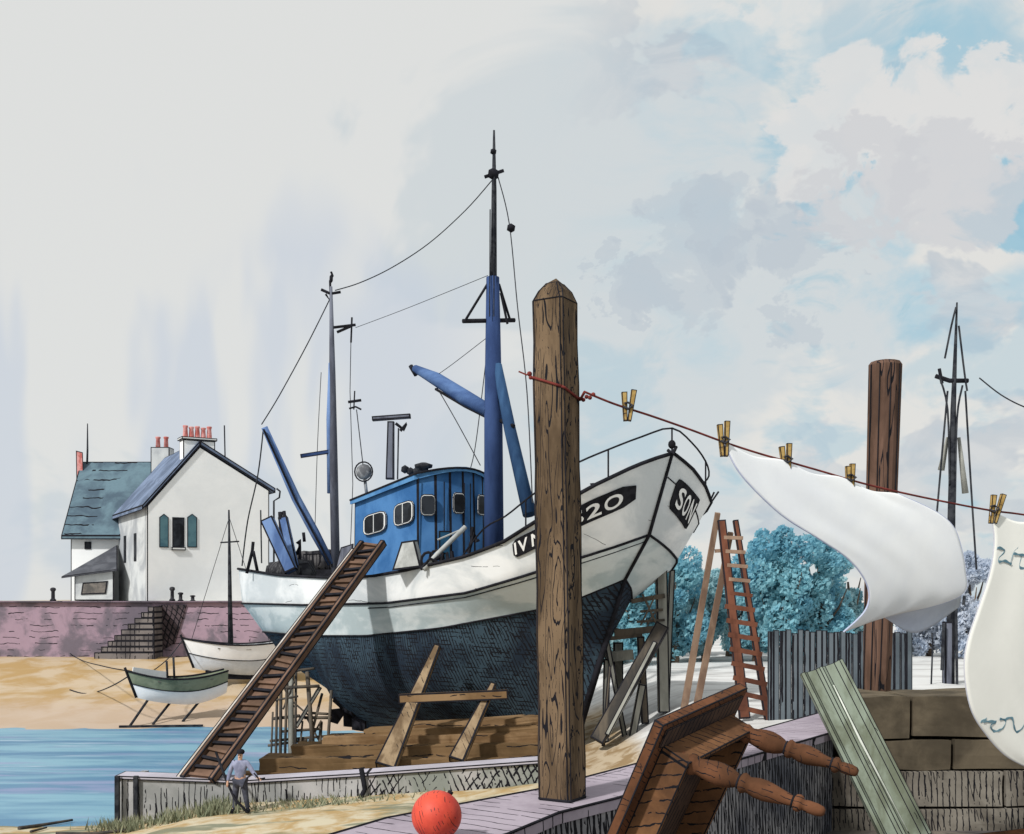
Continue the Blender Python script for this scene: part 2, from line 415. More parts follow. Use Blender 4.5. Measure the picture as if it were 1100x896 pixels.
m = MB(); m.prism([HP(Wd - .3, .304, ZT - .1), HP(Wd - .3, LD - .304, ZT - .1), HP(Wd - .3, LD - .304, zeR), HP(Wd - .3, .304, zeR)], e * .3); m.build('far_wall', GRW, hs)
rf = MB()
dl = (HP(0, 0, zeL) - HP(up, 0, zp)).normalized(); dr = (HP(Wd, 0, zeR) - HP(up, 0, zp)).normalized()
pkT = HP(up, -.12, zp + .08)
pL = HP(0, -.12, zeL + .08) + dl * .55; pR = HP(Wd, -.12, zeR + .08) + dr * .5
th = V((0, 0, .34))
rf.prism([pL, pkT, pkT + th, pL + th], bk * (LD + .7))
rf.prism([pkT + e * .004, pR, pR + th, pkT + th + e * .004], bk * (LD + .7))
rfo = rf.build('roof', [VRG], hs, ink=.08)
def chimney(parent, c, wx, wy, z0, z1, npots, capw, tilt=None, mat=WHT):
    m = MB(); m.box(V((c.x, c.y, (z0 + z1) / 2)), e * wx, bk * wy, (0, 0, (z1 - z0) / 2)); ch = m.build('chimney', mat, parent, ink=.07)
    m = MB(); m.box(V((c.x, c.y, z1 + .1)), e * (wx + capw), bk * (wy + capw), (0, 0, .097)); m.build('chimney_cap', LEADW, ch, ink=.06)
    for k in range(npots):
        f = 0 if npots == 1 else (k / (npots - 1) - .5) * 1.5
        q = V((c.x, c.y, 0)) + e * (f * wx)
        m = MB(); m.lathe(V((q.x, q.y, z1 + .2)), V((q.x, q.y, z1 + .2 + random.uniform(.65, .9))), [(0, .17), (.15, .19), (.8, .15), (.9, .19), (1, .18)], 10); m.build('chimney_pot', RED, ch)
c = HP(up + .05, .9, zp); chimney(hs, c, 1.12, .55, zp - 1.3, at(0, 474, c.y).z, 5, .12)
# windows of the gable
def panel(parent, name, u0, u1, z0, z1, mat, out=.05, arch=False, d=0, n=e, face=-bk):
    m = MB()
    P0 = [(u0, z0), (u1, z0), (u1, z1)] + ([((u0 + u1) / 2, z1 + .25)] if arch else []) + [(u0, z1)]
    m.prism([HP(u, 0, z) - bk * .005 for u, z in P0], -bk * out); return m.build(name, mat, parent, ink=.06)
def ug(px, py):               # gable-plane coordinates under a picture direction
    r = V(((px - 550) / F, 1, (640 - py) / F)); nrm = bk
    o = V((0, 0, H)); t = (A - o).dot(nrm) / r.dot(nrm); p = o + r * t
    return (p - A).dot(e), p.z
for (a, b_, nm, mt) in ((171, 181, 'shutter', SHT), (185, 198, 'window', GLS), (201, 211.5, 'shutter', SHT)):
    u0, z0 = ug(a, 588); u1, z1 = ug(b_, 556); panel(hs, nm, u0, u1, z0, z1, mt, .06 if nm == 'shutter' else .03, nm == 'shutter')
u0, z0 = ug(184, 591); u1, _ = ug(199, 591); panel(hs, 'window_sill', u0, u1, z0, z0 + .22, LEADW, .16)
for d0 in (3.6, 7.4):         # two slit windows in the side wall
    m = MB(); m.prism([HP(-.005, d0, ZT + 3.0), HP(-.005, d0 + .8, ZT + 3.0), HP(-.005, d0 + .8, ZT + 5.0), HP(-.005, d0, ZT + 5.0)], -e * .04); m.build('window', GLS, hs, ink=.05)
for (px, y0, y1) in ((241, 455, 515),):
    p0 = at(px + 1.5, y1, 80.0); p1 = at(px, 457, 80.0)
    m = MB(); m.tube([p0 - V((0, 0, .6)), p1], .05, 5); m.build('roof_pole', INK2, hs)
m = MB(); q = pR + V((0, 0, .2)); m.tube([q + V((.1, -.1, .1)), q + V((.35, -.1, -.1)), q + V((.3, -.1, -.55)), q + V((-.1, -.1, -.8)), V((q.x - .1, q.y - .1, ZT))], .07, 6); m.build('downpipe', INK2, hs)

wg = thing('slate_house', 'grey cottage with long teal slate roof and lean-to porch', 'house', at(100, 646, 83))
yw, yb = 84.6, 93.0
zE, zR = at(0, 575, yw).z, at(0, 500, 88.8).z
xl, xr = at(76, 0, yw).x, at(172, 0, 86).x
xk = at(91, 0, 88.8).x; XK = lambda y: xl + (xk - xl) * (y - yw) / (88.8 - yw)
m = MB(); m.prism([(xl, yw, ZT - .1), (xr, yw, ZT - .1), (xr, yw, zE), (xl, yw, zE)], (0, .3, 0)); m.build('front_wall', WHT, wg, ink=.07)
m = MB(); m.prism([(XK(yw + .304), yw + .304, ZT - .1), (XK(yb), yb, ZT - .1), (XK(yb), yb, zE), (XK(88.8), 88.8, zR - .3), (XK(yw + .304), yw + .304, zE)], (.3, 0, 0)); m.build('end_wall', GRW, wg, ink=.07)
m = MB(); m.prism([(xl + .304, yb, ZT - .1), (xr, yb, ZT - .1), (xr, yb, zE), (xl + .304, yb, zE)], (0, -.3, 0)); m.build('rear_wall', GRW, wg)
m = MB(); t = V((0, 0, .3))
a = [V((xl - .5, yw - .6, zE - .35)), V((xr, yw - .6, zE - .35)), V((xr, 88.8, zR)), V((xk - .3, 88.8, zR))]
m.hexa(a + [p + t for p in a])
a = [V((xk - .3, 88.804, zR)), V((xr, 88.804, zR)), V((xr, yb + .5, zE - .2)), V((XK(yb) - .3, yb + .5, zE - .2))]
m.hexa(a + [p + t for p in a])
r2 = m.build('roof', SLT, wg, ink=.08)
m = MB(); m.hexa([at(83, 585, 88.2), at(92, 585, 88.2), at(92, 585, 89.2), at(83, 585, 89.2), at(81.5, 484, 88.2), at(89, 486, 88.2), at(89, 486, 89.2), at(81.5, 484, 89.2)]); m.build('chimney', RED, wg, ink=.07)
m = MB(); m.tube([at(93, 520, 88.7), at(94, 484, 88.7), at(94, 455, 88.7)], [.1, .08, .04], 6); m.build('aerial_pole', INK2, wg)
c = at(174, 500, 88.5); 
m = MB(); m.box(V((c.x, 88.6, at(0, 497, 88).z)), (.75, 0, 0), (0, .6, 0), (0, 0, 1.25)); ch = m.build('chimney', GRW, wg, ink=.07)
for k, dx_ in enumerate((-.35, .3)):
    q = V((c.x + dx_, 88.6, at(0, 497, 88).z + 1.25)); m = MB(); m.lathe(q, q + V((0, 0, .9)), [(0, .2), (.8, .16), (.9, .22), (1, .2)], 10); m.build('chimney_pot', RED, ch)
# skylight, window, porch
m = MB(); m.prism([at(91, 590, yw - .02) , at(98, 590, yw - .02), at(98, 582, yw - .02), at(91, 582, yw - .02)], (0, -.05, 0)); m.build('window', GLS, wg, ink=.1)
yp = 80.4
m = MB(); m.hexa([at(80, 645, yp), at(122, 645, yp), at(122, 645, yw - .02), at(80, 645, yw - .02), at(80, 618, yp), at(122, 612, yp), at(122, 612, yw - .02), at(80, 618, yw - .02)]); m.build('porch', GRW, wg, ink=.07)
m = MB(); t = V((0, 0, .18))
a = [at(66, 622, yp - .4), at(126, 614, yp - .4), at(126, 588, yw - .03), at(100, 603, yw - .03)]
m.hexa([p + V((0, 0, .05)) for p in a] + [p + t for p in a]); m.build('porch_roof', DSL, wg, ink=.08)
m = MB(); m.prism([at(87, 639, yp - .01), at(114, 638, yp - .01), at(116, 624, yp - .01), at(89, 626, yp - .01)], (0, -.05, 0)); m.build('porch_window', wash('dim_pane', (120, 114, 108), (88, 86, 84), 2), wg, ink=.1)

BOL = wash('iron_bollard', (40, 40, 44), (66, 66, 70), 3)
for px, h, lab in ((57, .95, 'small dark iron bollard alone at the left end of the harbour wall'), (185, 1.0, 'tallest dark iron bollard on the harbour wall below the shutters'), (194, .62, 'middle-sized iron bollard on the harbour wall, second below the shutters'), (207, .42, 'lowest iron bollard on the harbour wall, right of its neighbours')):
    p = V((at(px, 0, 75.4).x, 75.4, ZT + .13)); m = MB(); m.lathe(p, p + V((0, 0, h)), [(0, .22), (.12, .2), (.2, .13), (.7, .12), (.82, .2), (.95, .17), (1, .06)], 10)
    tag(m.build('bollard', BOL), lab, 'bollard', 'bollards along the harbour wall')

# ------------------------------------------------------------------ small boats on the beach
BW = wash('boat_white', (240, 242, 244), (230, 233, 236), .8, fine=.04)
BGY = wash('boat_grey', (206, 214, 224), (190, 198, 208), .8)
BGN = wash('boat_green', (132, 140, 120), (106, 116, 98), 1.2)
BIN = wash('boat_inside', (120, 114, 106), (92, 88, 84), 1)
def rowboat(name, label, bow, stern, beam, depth, cols, sheer_up, rise):
    """bow, stern: keel-line end points at gunwale level"""
    root = thing(name, label, 'boat', (bow + stern) / 2 - V((0, 0, depth)))
    ax = stern - bow; L = ax.length; u = ax.normalized(); s = u.cross(V((0, 0, 1))).normalized()
    NA = 17
    def prof(a): return beam / 2 * (min(1, 1.15 * math.sin(math.pi * min(a, .62) / 1.24) ** .8)) * (1 if a < .62 else 1 - .28 * ((a - .62) / .38) ** 2)
    def sec(a, v, sgn):
        zt = sheer_up * (1 - a) ** 2 + rise * a ** 2 * .8 - .22 * math.sin(math.pi * a)
        top = bow + ax * a + V((0, 0, zt)); zb = -depth + .30 * depth * (1 - a) ** 3 + .42 * depth * max(0, (a - .55) / .45) ** 2
        z = zb + (zt - zb) * v; rake = .10 * L * (1 - v) * (1 - a) ** 2
        hb = prof(a) * (v ** .55 if v > 0 else .02)
        return bow + u * (L * a + rake) + s * sgn * max(hb, .03) + V((0, 0, z))
    A_ = [k / (NA - 1) for k in range(NA)]
    def shell(v0, v1, n_, nm, mat, out=0):
        m = MB()
        for sg in (1, -1):
            m.grid([[sec(a, v0 + (v1 - v0) * j / n_, sg) + s * sg * out for a in A_] for j in range(n_ + 1)])
        return m
    m = shell(0, cols[3], 4, 'hull', None)
    m.mi = 1
    for sg in (1, -1): m.grid([[sec(a, cols[3] + (1 - cols[3]) * j / 3, sg) for a in A_] for j in range(4)])
    m.mi = 1; R = [sec(1, j / 8, 1) for j in range(9)]; Lq = [sec(1, j / 8, -1) for j in range(9)]
    m.grid([R, Lq], smooth=False)
    bmesh.ops.remove_doubles(m.b, verts=m.b.verts, dist=.01)
    hull = m.build('hull', [cols[0], cols[1]], root)
    m = MB()
    for sg in (1, -1): m.tube([sec(a, 1, sg) + s * sg * .01 for a in A_], .05, 6)
    m.build('gunwale', INK, root)
    m = MB(); m.tube([sec(0, v, 1) - u * .03 for v in (0, .25, .5, .75, 1, 1.12)], .07, 6); m.build('stem_post', INK, root)
    m = MB()
    for sg in (1, -1): m.tube([sec(a, cols[3], sg) + s * sg * .012 for a in A_], .028, 5)
    m.build('rubbing_strake', INK, root)
    m = MB(); m.grid([[sec(a, .55, sg) * 1.0 for a in A_[1:]] for sg in (1, -1)]); m.build('bottom_boards', BIN, root)
    for k in (5, 9, 13):
        m = MB(); p, q = sec(A_[k], .86, 1), sec(A_[k], .86, -1); m.beam(p, q, .28, .05); m.build('thwart', BIN, root)
    return root, sec, s
b1, sec1, s1 = rowboat('rowing_boat', 'small open boat with green top strake, white below, propped on beach', at(136, 728, 55.5), at(243, 727, 57.5), 1.9, 1.45, (BW, BGN, None, .52), .35, .45)
for dx_ in (.42, .49):
    p = sec1(dx_, .9, -1); m = MB(); m.tube([p, p + V((-.05, 0, 1.15 if dx_ > .45 else .95))], .06, 6); m.build('thole_post', INK2, b1)
m = MB(); m.beam(sec1(0.06, .97, -1) + V((0, 0, .12)), sec1(.42, .97, -1) + V((0, 0, .12)), .06, .34); m.build('washboard', BW, b1)
for k, a in enumerate((.16, .42, .74)):
    p = sec1(a, .1, -1); p2 = V((p.x - .62, p.y - 1.1, 0)); p2.z = ground_z(p2.x, p2.y) + .0
    m = MB(); m.tube([p, p2], .07, 6); m.build('prop_leg', INK2, b1)
m = MB(); m.beam(V((at(128, 0, 54.6).x, 54.6, ground_z(at(128, 0, 54.6).x, 54.6) + .06)), V((at(218, 0, 55.2).x, 55.2, ground_z(at(218, 0, 55.2).x, 55.2) + .06)), .14, .1); m.build('ground_skid', INK2, b1)
b2, sec2, s2 = rowboat('sailing_boat', 'white and grey sailing boat with thin mast behind the green boat', at(196, 692, 64), at(318, 690, 66), 2.4, 2.0, (BGY, BW, None, .5), .35, .3)
m = MB(); p = sec2(.4, .6, 1); p = (sec2(.4, .55, 1) + sec2(.4, .55, -1)) / 2
m.tube([p, V((p.x - .05, p.y, at(0, 620, 65).z)), V((p.x - .1, p.y, at(0, 548, 65).z))], [.16, .11, .05], 7); m.build('mast', INK2, b2)
zz = at(0, 584, 65).z; m = MB(); m.tube([V((p.x - .6, p.y, zz + .05)), V((p.x + .5, p.y, zz + .12))], .05, 5); m.build('spreader', INK2, b2)
for q in (sec2(.08, 1, -1), sec2(.45, 1, -1), sec2(.75, 1, 1)):
    m = MB(); m.tube([V((p.x - .08, p.y, at(0, 556, 65).z)), q], .018, 4); m.build('stay', INK2, b2)
for a in (.35, .7):
    q = sec2(a, .1, -1); m = MB(); g0 = V((q.x, q.y - .9, ground_z(q.x, q.y - .9))); m.tube([q, g0], .09, 6); m.build('prop_leg', INK2, b2)
m = MB(); 
for a0, a1 in ((.12, .98),):
    qa, qb = (sec2(a0, 0, 1) + sec2(a0, 0, -1)) / 2, (sec2(a1, 0, 1) + sec2(a1, 0, -1)) / 2
    m.beam(qa - V((0, 0, .2)), qb - V((0, 0, .5)), .22, .5, w1=.22, h1=1.1)
m.build('keel', INK, b2)
def rope(name, pts, r, mat, label, cat='rope', group=None, n=5):
    m = MB(); m.tube(crom([V(p) for p in pts], 8), r, n); return tag(m.build(name, mat), label, cat, group)
def gpt(px, py):             # where a picture direction meets the beach
    r = V(((px - 550) / F, 1, (640 - py) / F)); Y = 30
    while Y < 76 and H + r.z * Y > ground_z(r.x * Y, Y) + .03: Y += .05
    return V((r.x * Y, Y, H + r.z * Y))
rope('mooring_rope', [gpt(58, 690), gpt(85, 708), at(112, 716, 57), sec1(0, 1, 1)], .03, INK2, 'thin mooring rope running up the beach from the green boat to the wall', group='mooring ropes')
rope('mooring_rope', [gpt(75, 741), gpt(90, 745), gpt(105, 743), at(122, 736, 56), sec1(0, .8, 1)], .035, INK2, 'slack mooring rope curling on sand left of the green boat', group='mooring ropes')
rope('mooring_rope', [sec2(0, .95, 1), at(180, 708, 61), at(160, 724, 58), sec1(.2, 1, 1)], .03, INK2, 'mooring rope stretched between the two small beached boats', group='mooring ropes')

# ------------------------------------------------------------------ the trawler
u_f = V((.643, -.766, 0)); r_s = V((-.766, -.643, 0))        # forward, starboard
B0 = V((4.54, 31, 0))
def CL(t): return B0 - u_f * t
HB = {'sheer': [(0, .04), (.008, 1.05), (.02, 1.95), (.035, 2.65), (.05, 2.85), (.09, 3.05), (.15, 3.18), (.25, 3.25), (.5, 3.3), (.75, 3.1), (.88, 2.75), (.95, 2.1), (.985, 1.25), (1, .03)],
      'rub': [(0, .04), (.006, .65), (.015, 1.3), (.03, 2.0), (.06, 2.5), (.13, 2.9), (.22, 3.0), (.35, 3.2), (.5, 3.25), (.75, 3.05), (.88, 2.65), (.95, 2.0), (.985, 1.15), (1, .03)],
      'wl': [(0, .04), (.015, .6), (.04, 1.2), (.1, 1.9), (.2, 2.45), (.33, 2.9), (.5, 3.1), (.72, 2.85), (.85, 2.2), (.94, 1.3), (.985, .6), (1, .03)],
      'keel': [(0, .04), (.05, .14), (.9, .14), (1, .03)]}
TT = {'sheer': (0, 24.0), 'rub': (.92, 23.8), 'wl': (1.89, 23.4), 'keel': (3.93, 22.9)}
YC = {'sheer': [(250, 610), (300, 618), (360, 621), (400, 619), (440, 612), (500, 598), (540, 583), (575, 561), (600, 545), (622, 531), (640, 521), (680, 502), (700, 494), (723, 487)],
      'rub': [(250, 648), (327, 650), (415, 648), (502, 637), (560, 620), (622, 600), (660, 588), (697, 575)],
      'wl': [(262, 677), (330, 683), (393, 683), (473, 675), (575, 656), (620, 644), (671, 623)],
      'keel': [(268, 684), (290, 700), (320, 719), (350, 739), (372, 757), (380, 775), (387, 785), (400, 787), (500, 789), (620, 790)]}
def hbv(k, a): return interp(HB[k], a)
def line(k, a, sg):          # sg +1 starboard
    t0, t1 = TT[k]; t = t0 + (t1 - t0) * a; hb = hbv(k, a)
    s = CL(t) + r_s * hb; px = 550 + F * s.x / s.y
    z = H + (640 - interp(YC[k], px)) / F * s.y
    p = CL(t) + r_s * hb * sg; return V((p.x, p.y, z))
NA = 90
AS = []
for k in range(NA + 1):
    q = k / NA; AS.append(q ** 1.6 if q < .5 else q)         # finer at the bow
AS = sorted(set([0, .004, .008, .013, .02, .028, .035, .043, .05, .06, .075, .09, .11, .13, .15] + [.17 + .02 * k for k in range(38)] + [.94, .95, .96, .97, .978, .985, .991, .996, 1.0]))
def under(a, f, sg):         # f 0 keel .. 1 waterline
    K, W_ = line('keel', a, 1), line('wl', a, 1)
    t = (TT['keel'][0] + (TT['keel'][1] - TT['keel'][0]) * a) * (1 - f) + (TT['wl'][0] + (TT['wl'][1] - TT['wl'][0]) * a) * f
    z = K.z * (1 - f) + W_.z * f
    full = [(0, 0), (.15, .34), (.33, .66), (.55, .87), (.8, .97), (1, 1)]
    vee = [(0, 0), (.33, .25), (.66, .58), (1, 1)]
    cnt = [(0, 0), (.3, .12), (.55, .32), (.8, .7), (1, 1)]
    fl, ve, cn = interp(full, f), interp(vee, f), interp(cnt, f)
    if a < .3: sh = ve + (fl - ve) * (a / .3)
    elif a < .55: sh = fl
    elif a < .8: sh = fl + (cn - fl) * (a - .55) / .25
    else: sh = cn + (.5 * (cn + fl) - cn) * (a - .8) / .2
    hb = hbv('keel', a) * (1 - f) + hbv('wl', a) * sh
    p = CL(t) + r_s * hb * sg; return V((p.x, p.y, z))
def side_pt(a, f, sg, lo='rub', hi='sheer'):
    t = (TT[lo][0] + (TT[lo][1] - TT[lo][0]) * a) * (1 - f) + (TT[hi][0] + (TT[hi][1] - TT[hi][0]) * a) * f
    hb = hbv(lo, a) * (1 - f) + hbv(hi, a) * f
    z = line(lo, a, 1).z * (1 - f) + line(hi, a, 1).z * f
    p = CL(t) + r_s * hb * sg; return V((p.x, p.y, z))
HW = wash('hull_white_paint', (226, 227, 226), (190, 195, 197), .36, stretch=(1, 1, 1.7), hatches=[((.25, .2, 1), .55, .012, .5, .25)], fine=.05)
HG = wash('hull_grey_paint', (196, 203, 203), (166, 178, 180), .45, stretch=(1, 1, 2), edge=(.42, .58), fine=.08)
HD = wash('hull_antifoul', (38, 48, 60), (64, 82, 94), .40, hatches=[((.7, -.7, .06), .115, .15, .5, .66), ((.1, .1, 1), .13, .12, .5, .50), ((.9, -.5, .5), .16, .12, .5, .40)], edge=(.4, .62))
tw = thing('trawler', 'large white fishing trawler with blue wheelhouse propped ashore on timbers', 'fishing boat', CL(10) + V((0, 0, 1.2)))
m = MB()
for sg in (1, -1):
    m.mi = 2; m.grid([[under(a, j / 8, sg) for a in AS] for j in range(9)])
    m.mi = 1; m.grid([[side_pt(a, j / 3, sg, 'wl', 'rub') for a in AS] for j in range(4)])
    m.mi = 0; m.grid([[side_pt(a, j / 4, sg) for a in AS] for j in range(5)])
m.mi = 2
bmesh.ops.remove_doubles(m.b, verts=m.b.verts, dist=.07)
m.build('hull', [HW, HG, HD], tw, solid=0.0)
DK = wash('deck_dark', (70, 70, 72), (98, 96, 94), .7, hatches=[((.766, .643, 0), .3, .05, .3, .6)])
m = MB()
def deckpt(a, sg):
    f = interp([(0, .97), (.12, .9), (.25, .55), (.35, .35), (1, .35)], a)
    p = side_pt(a, f, sg); c = CL(0); 
    return V((p.x, p.y, p.z)) - r_s * sg * min(.06, .8 * hbv('rub', a))
m.grid([[deckpt(a, 1) for a in AS], [(deckpt(a, 1) + deckpt(a, -1)) / 2 + V((0, 0, .06)) for a in AS], [deckpt(a, -1) for a in AS]])
m.build('deck', DK, tw)
def ln(nm, k, r, mat, a0=0, a1=1, off=.03, dz=0.0, parent=tw):
    pts = [line(k, a, 1) + r_s * off + V((0, 0, dz)) for a in AS if a0 <= a <= a1]
    pt2 = [line(k, a, -1) - r_s * off + V((0, 0, dz)) for a in AS if a0 <= a <= a1]
    m = MB(); m.tube(pts + pt2[::-1] if a1 == 1 else pts[::-1] + pt2, r, 6); return m.build(nm, mat, parent)
ln('cap_rail', 'sheer', .055, INK)
ln('rubbing_strake', 'rub', .042, INK)
ln('boot_line', 'wl', .03, INK)
m = MB(); m.tube([line('sheer', 0, 1) + u_f * .06 + V((0, 0, .12)), line('rub', 0, 1) + u_f * .05, line('wl', 0, 1) + u_f * .05], .05, 6); m.tube([line('wl', 0, 1) + u_f * .05, under(0, .5, 1) + u_f * .05, under(0, 0, 1) + u_f * .05], [.05, .1, .12], 6)
m.build('stem_bar', INK, tw)
# second strake line just below the rail line near the bow
m = MB(); m.tube([side_pt(a, .86, 1, 'wl', 'rub') + r_s * .02 for a in AS if .0 <= a <= .45], .02, 5); m.build('lower_strake', INK2, tw)
# black inner bulwark boards aft
m = MB()
A2 = [a for a in AS if a > .66]
for sg in (1, -1):
    m.grid([[deckpt(a, sg) - r_s * sg * .03 for a in A2[:-3]], [line('sheer', a, sg) - r_s * sg * .08 + V((0, 0, .04)) for a in A2[:-3]]])
m.build('inner_bulwark', INK, tw)
# stern rail: posts with netting, open and dark
m = MB()
A3 = [a for a in AS if .72 < a < .985]
m.tube([line('sheer', a, -1) + V((0, 0, .75)) for a in A3], .035, 5)
for a in A3[::1]: m.tube([line('sheer', a, -1) + V((0, 0, -.02)), line('sheer', a, -1) + V((0, 0, .75))], .025, 5)
m.build('stern_rail', INK, tw)
m = MB(); A4 = [a for a in AS if .735 < a < .995]
top_ = [line('sheer', a, -1) + V((0, 0, .95 + .22 * mnoise.noise(V((a * 60, 0, 0))) - 1.2 * max(0, a - .93))) for a in A4]
m.grid([[line('sheer', a, -1) + V((0, 0, -.02)) for a in A4], top_]); m.build('weather_cloth', wash('tarred_cloth', (40, 40, 44), (96, 94, 94), 1.4, hatches=[((.643, -.766, 0), .22, .2, .6, .8)]), tw, fix=False, solid=.03)
NET = wash('net_black', (46, 46, 50), (84, 84, 86), 2.2, hatches=[((.643, -.766, 0), .16, .12, .6, .8)])
m = MB()
for k in range(5):
    c = CL(19.0 + k * .75) + r_s * (1.4 - .25 * k); z = line('sheer', .9, 1).z
    m.ball(V((c.x, c.y, z - .1)), .72, 2, (1, 1, .75))
for v in m.b.verts: v.co += mnoise.noise_vector(v.co * 2.2) * .28
m.build('net_heap', NET, tw)

# wheelhouse
BLU = wash('wheelhouse_blue', (76, 122, 172), (52, 96, 146), .55, stretch=(1, 1, .7), fine=.07)
BLM = wash('mast_blue', (58, 78, 120), (42, 58, 94), .5, stretch=(2, 2, .4), fine=.08)
BLL = wash('boom_blue', (116, 142, 184), (80, 104, 148), .6, stretch=(2, 2, .5))
GRM = wash('mast_grey', (110, 114, 126), (76, 78, 88), .8, stretch=(2, 2, .4))
wt0, wt1, ww = 10.0, 14.3, 1.62
def WP(t, s, z): p = CL(t) + r_s * s; return V((p.x, p.y, z))
zd = 5.9
def roofz(t, s): return interp([(9.4, 10.30), (10.0, 10.22), (14.3, 9.60)], t) + .26 * (1 - (s / ww) ** 2)
# plan outline: curved front
plan = [(wt1, ww), (wt0 + .15, ww), (wt0 - .18, ww * .66), (wt0 - .32, ww * .33), (wt0 - .38, 0), (wt0 - .32, -ww * .33), (wt0 - .18, -ww * .66), (wt0 + .15, -ww), (wt1, -ww)]
wh = MB(); n_ = len(plan)
lo = [wh.b.verts.new(WP(t, s, zd)) for t, s in plan]; hi = [wh.b.verts.new(WP(t + (.12 if t < 11 else 0), s * .97, roofz(t, s) - .26 * (1 - (s / ww) ** 2) * .2)) for t, s in plan]
for i in range(n_): f = wh.b.faces.new((lo[i], lo[(i + 1) % n_], hi[(i + 1) % n_], hi[i]))
who = wh.build('wheelhouse', BLU, tw, ink=.05)
m = MB()
for sgn, ex in ((0, .14),):
    rows = []
    for j in range(7):
        f = j / 6
        row = []
        for k in range(9):
            s = ww * (1 - 2 * k / 8) * 1.06; fr = wt0 - .45 - .0 + .62 * (s / ww) ** 2
            t = fr + (wt1 + .1 - fr) * f; row.append(WP(t, s, roofz(t, min(abs(s), ww)) + .02))
        rows.append(row)
    m.grid(rows)
    for rr in (rows[0], rows[-1], [r[0] for r in rows], [r[-1] for r in rows]): m.grid([rr, [p - V((0, 0, .16)) for p in rr]], smooth=False)
m.build('roof', BLM if False else wash('roof_blue', (92, 140, 184), (66, 112, 160), .8), who)
m = MB()
ed = [WP(wt0 - .45 + .62 * (k / 6 - 1) ** 2 if False else wt0 - .45 + .62 * (s / ww) ** 2, s * 1.06, roofz(10, min(abs(s), ww)) + .03) for k, s in enumerate([ww * (1 - 2 * k / 10) for k in range(11)])]
m.tube([WP(wt1 + .1, ww * 1.06, roofz(wt1, ww) + .02)] + ed, .04, 5); m.build('roof_edge_trim', INK, who)
def wall_pt(i, f, z):        # point on plan segment i
    (t0, s0), (t1, s1) = plan[i], plan[i + 1]; return WP(t0 + (t1 - t0) * f, s0 + (s1 - s0) * f, z)
def wh_window(i, f0, f1, z0, z1, slope=0.0, mullion=True):
    P = [wall_pt(i, f0, z0), wall_pt(i, f1, z0 + slope), wall_pt(i, f1, z1 + slope), wall_pt(i, f0, z1)]
    c = sum(P, V()) / 4; nrm = (P[1] - P[0]).cross(P[3] - P[0]).normalized()
    if nrm.dot(c - CL(12.2) - V((0, 0, c.z))) < 0: nrm = -nrm
    def rnd(P_, k): 
        out = []
        for i_ in range(4):
            p, a_, b_ = P_[i_], P_[i_ - 1], P_[(i_ + 1) % 4]
            out += [p + (a_ - p) * k, p + ((a_ - p) + (b_ - p)) * k * .3, p + (b_ - p) * k]
        return out
    m = MB(); m.prism([p + nrm * .02 for p in rnd(P, .24)], nrm * .05); wn = m.build('window', LEADW, who, ink=.03)
    m = MB(); Q = [c + (p - c) * .84 for p in P]; m.prism([p + nrm * .072 for p in rnd(Q, .2)], nrm * .012); m.build('pane', GLS, wn) if False else m.build('pane', GLS, who)
    if mullion:
        m = MB(); a_, b_ = (Q[0] + Q[1]) / 2, (Q[2] + Q[3]) / 2; m.tube([a_ + nrm * .09, b_ + nrm * .09], .025, 5); m.build('mullion', LEADW, who)
wh_window(0, .18, .54, 8.22, 8.98, .16)
wh_window(0, .66, .95, 8.46, 9.26, .14)
wh_window(1, .10, .95, 8.8, 9.55, 0, False)
wh_window(3, .05, .95, 8.9, 9.65, 0, False)
wh_window(5, .10, .90, 8.9, 9.65, 0, False)
# vertical panel seams on the front
for i, f in ((1, .02), (2, .5), (3, .95), (4, .5), (6, .5)):
    m = MB(); m.tube([wall_pt(i, f, zd + .6), wall_pt(i, f, 10.0 if i > 1 else 10.1)], .022, 5); m.build('panel_seam', INK, who)
m = MB(); P = [wall_pt(2, .1, 6.4), wall_pt(2, .9, 6.4), wall_pt(2, .9, 8.3), wall_pt(2, .1, 8.3)]; nr = u_f; m.prism([p + nr * .02 for p in P], nr * .03); m.build('door', wash('door_blue', (48, 96, 128), (36, 78, 106), .9), who, ink=.05)
# roof gear
m = MB(); q = at(391, 507, 41.0); m.tube([q + V((.12, 0, -1.0)), q], .06, 6); m.ball(q + V((0, -.02, 0)), .30, 2, (1, .55, 1)); m.build('searchlight', wash('lamp_grey', (96, 98, 102), (150, 152, 154), 3), tw)
m = MB(); m.tube([q + V((.33 * math.cos(k * .35), -.1, .36 * math.sin(k * .35))) for k in range(19)], .03, 5); m.build('searchlight_ring', INK, tw)
ft = thing  # (alias kept for readability)
m = MB(); m.beam(at(419, 515, 40.2), at(420, 453, 40.2), .30, .30, w1=.24, h1=.24); m.build('radar_post', GRM, tw, ink=.05)
m = MB(); m.beam(at(400, 450, 40.2), at(441, 447, 40.2), .3, .15); m.build('radar_scanner', GRM, tw, ink=.05)
m = MB(); m.tube([at(425, 455, 40), at(434, 462, 40), at(437, 455, 40), at(430, 463, 40)], .06, 5); m.build('radar_bracket', INK, tw)
m = MB(); m.tube([at(427, 515, 40), at(428, 460, 40)], .03, 5); m.build('radar_stay', INK2, tw)
m = MB()
for px_ in (435, 441, 447): m.ball(at(px_, 506 + random.uniform(-2, 1), 39.5), .16, 1)
m.build('roof_vent', INK2, tw)
m = MB(); m.lathe(at(455, 508, 38.2), at(455, 497, 38.2), [(0, .2), (.4, .16), (.5, .3), (.8, .32), (1, .1)], 10); m.build('horn', INK2, tw)

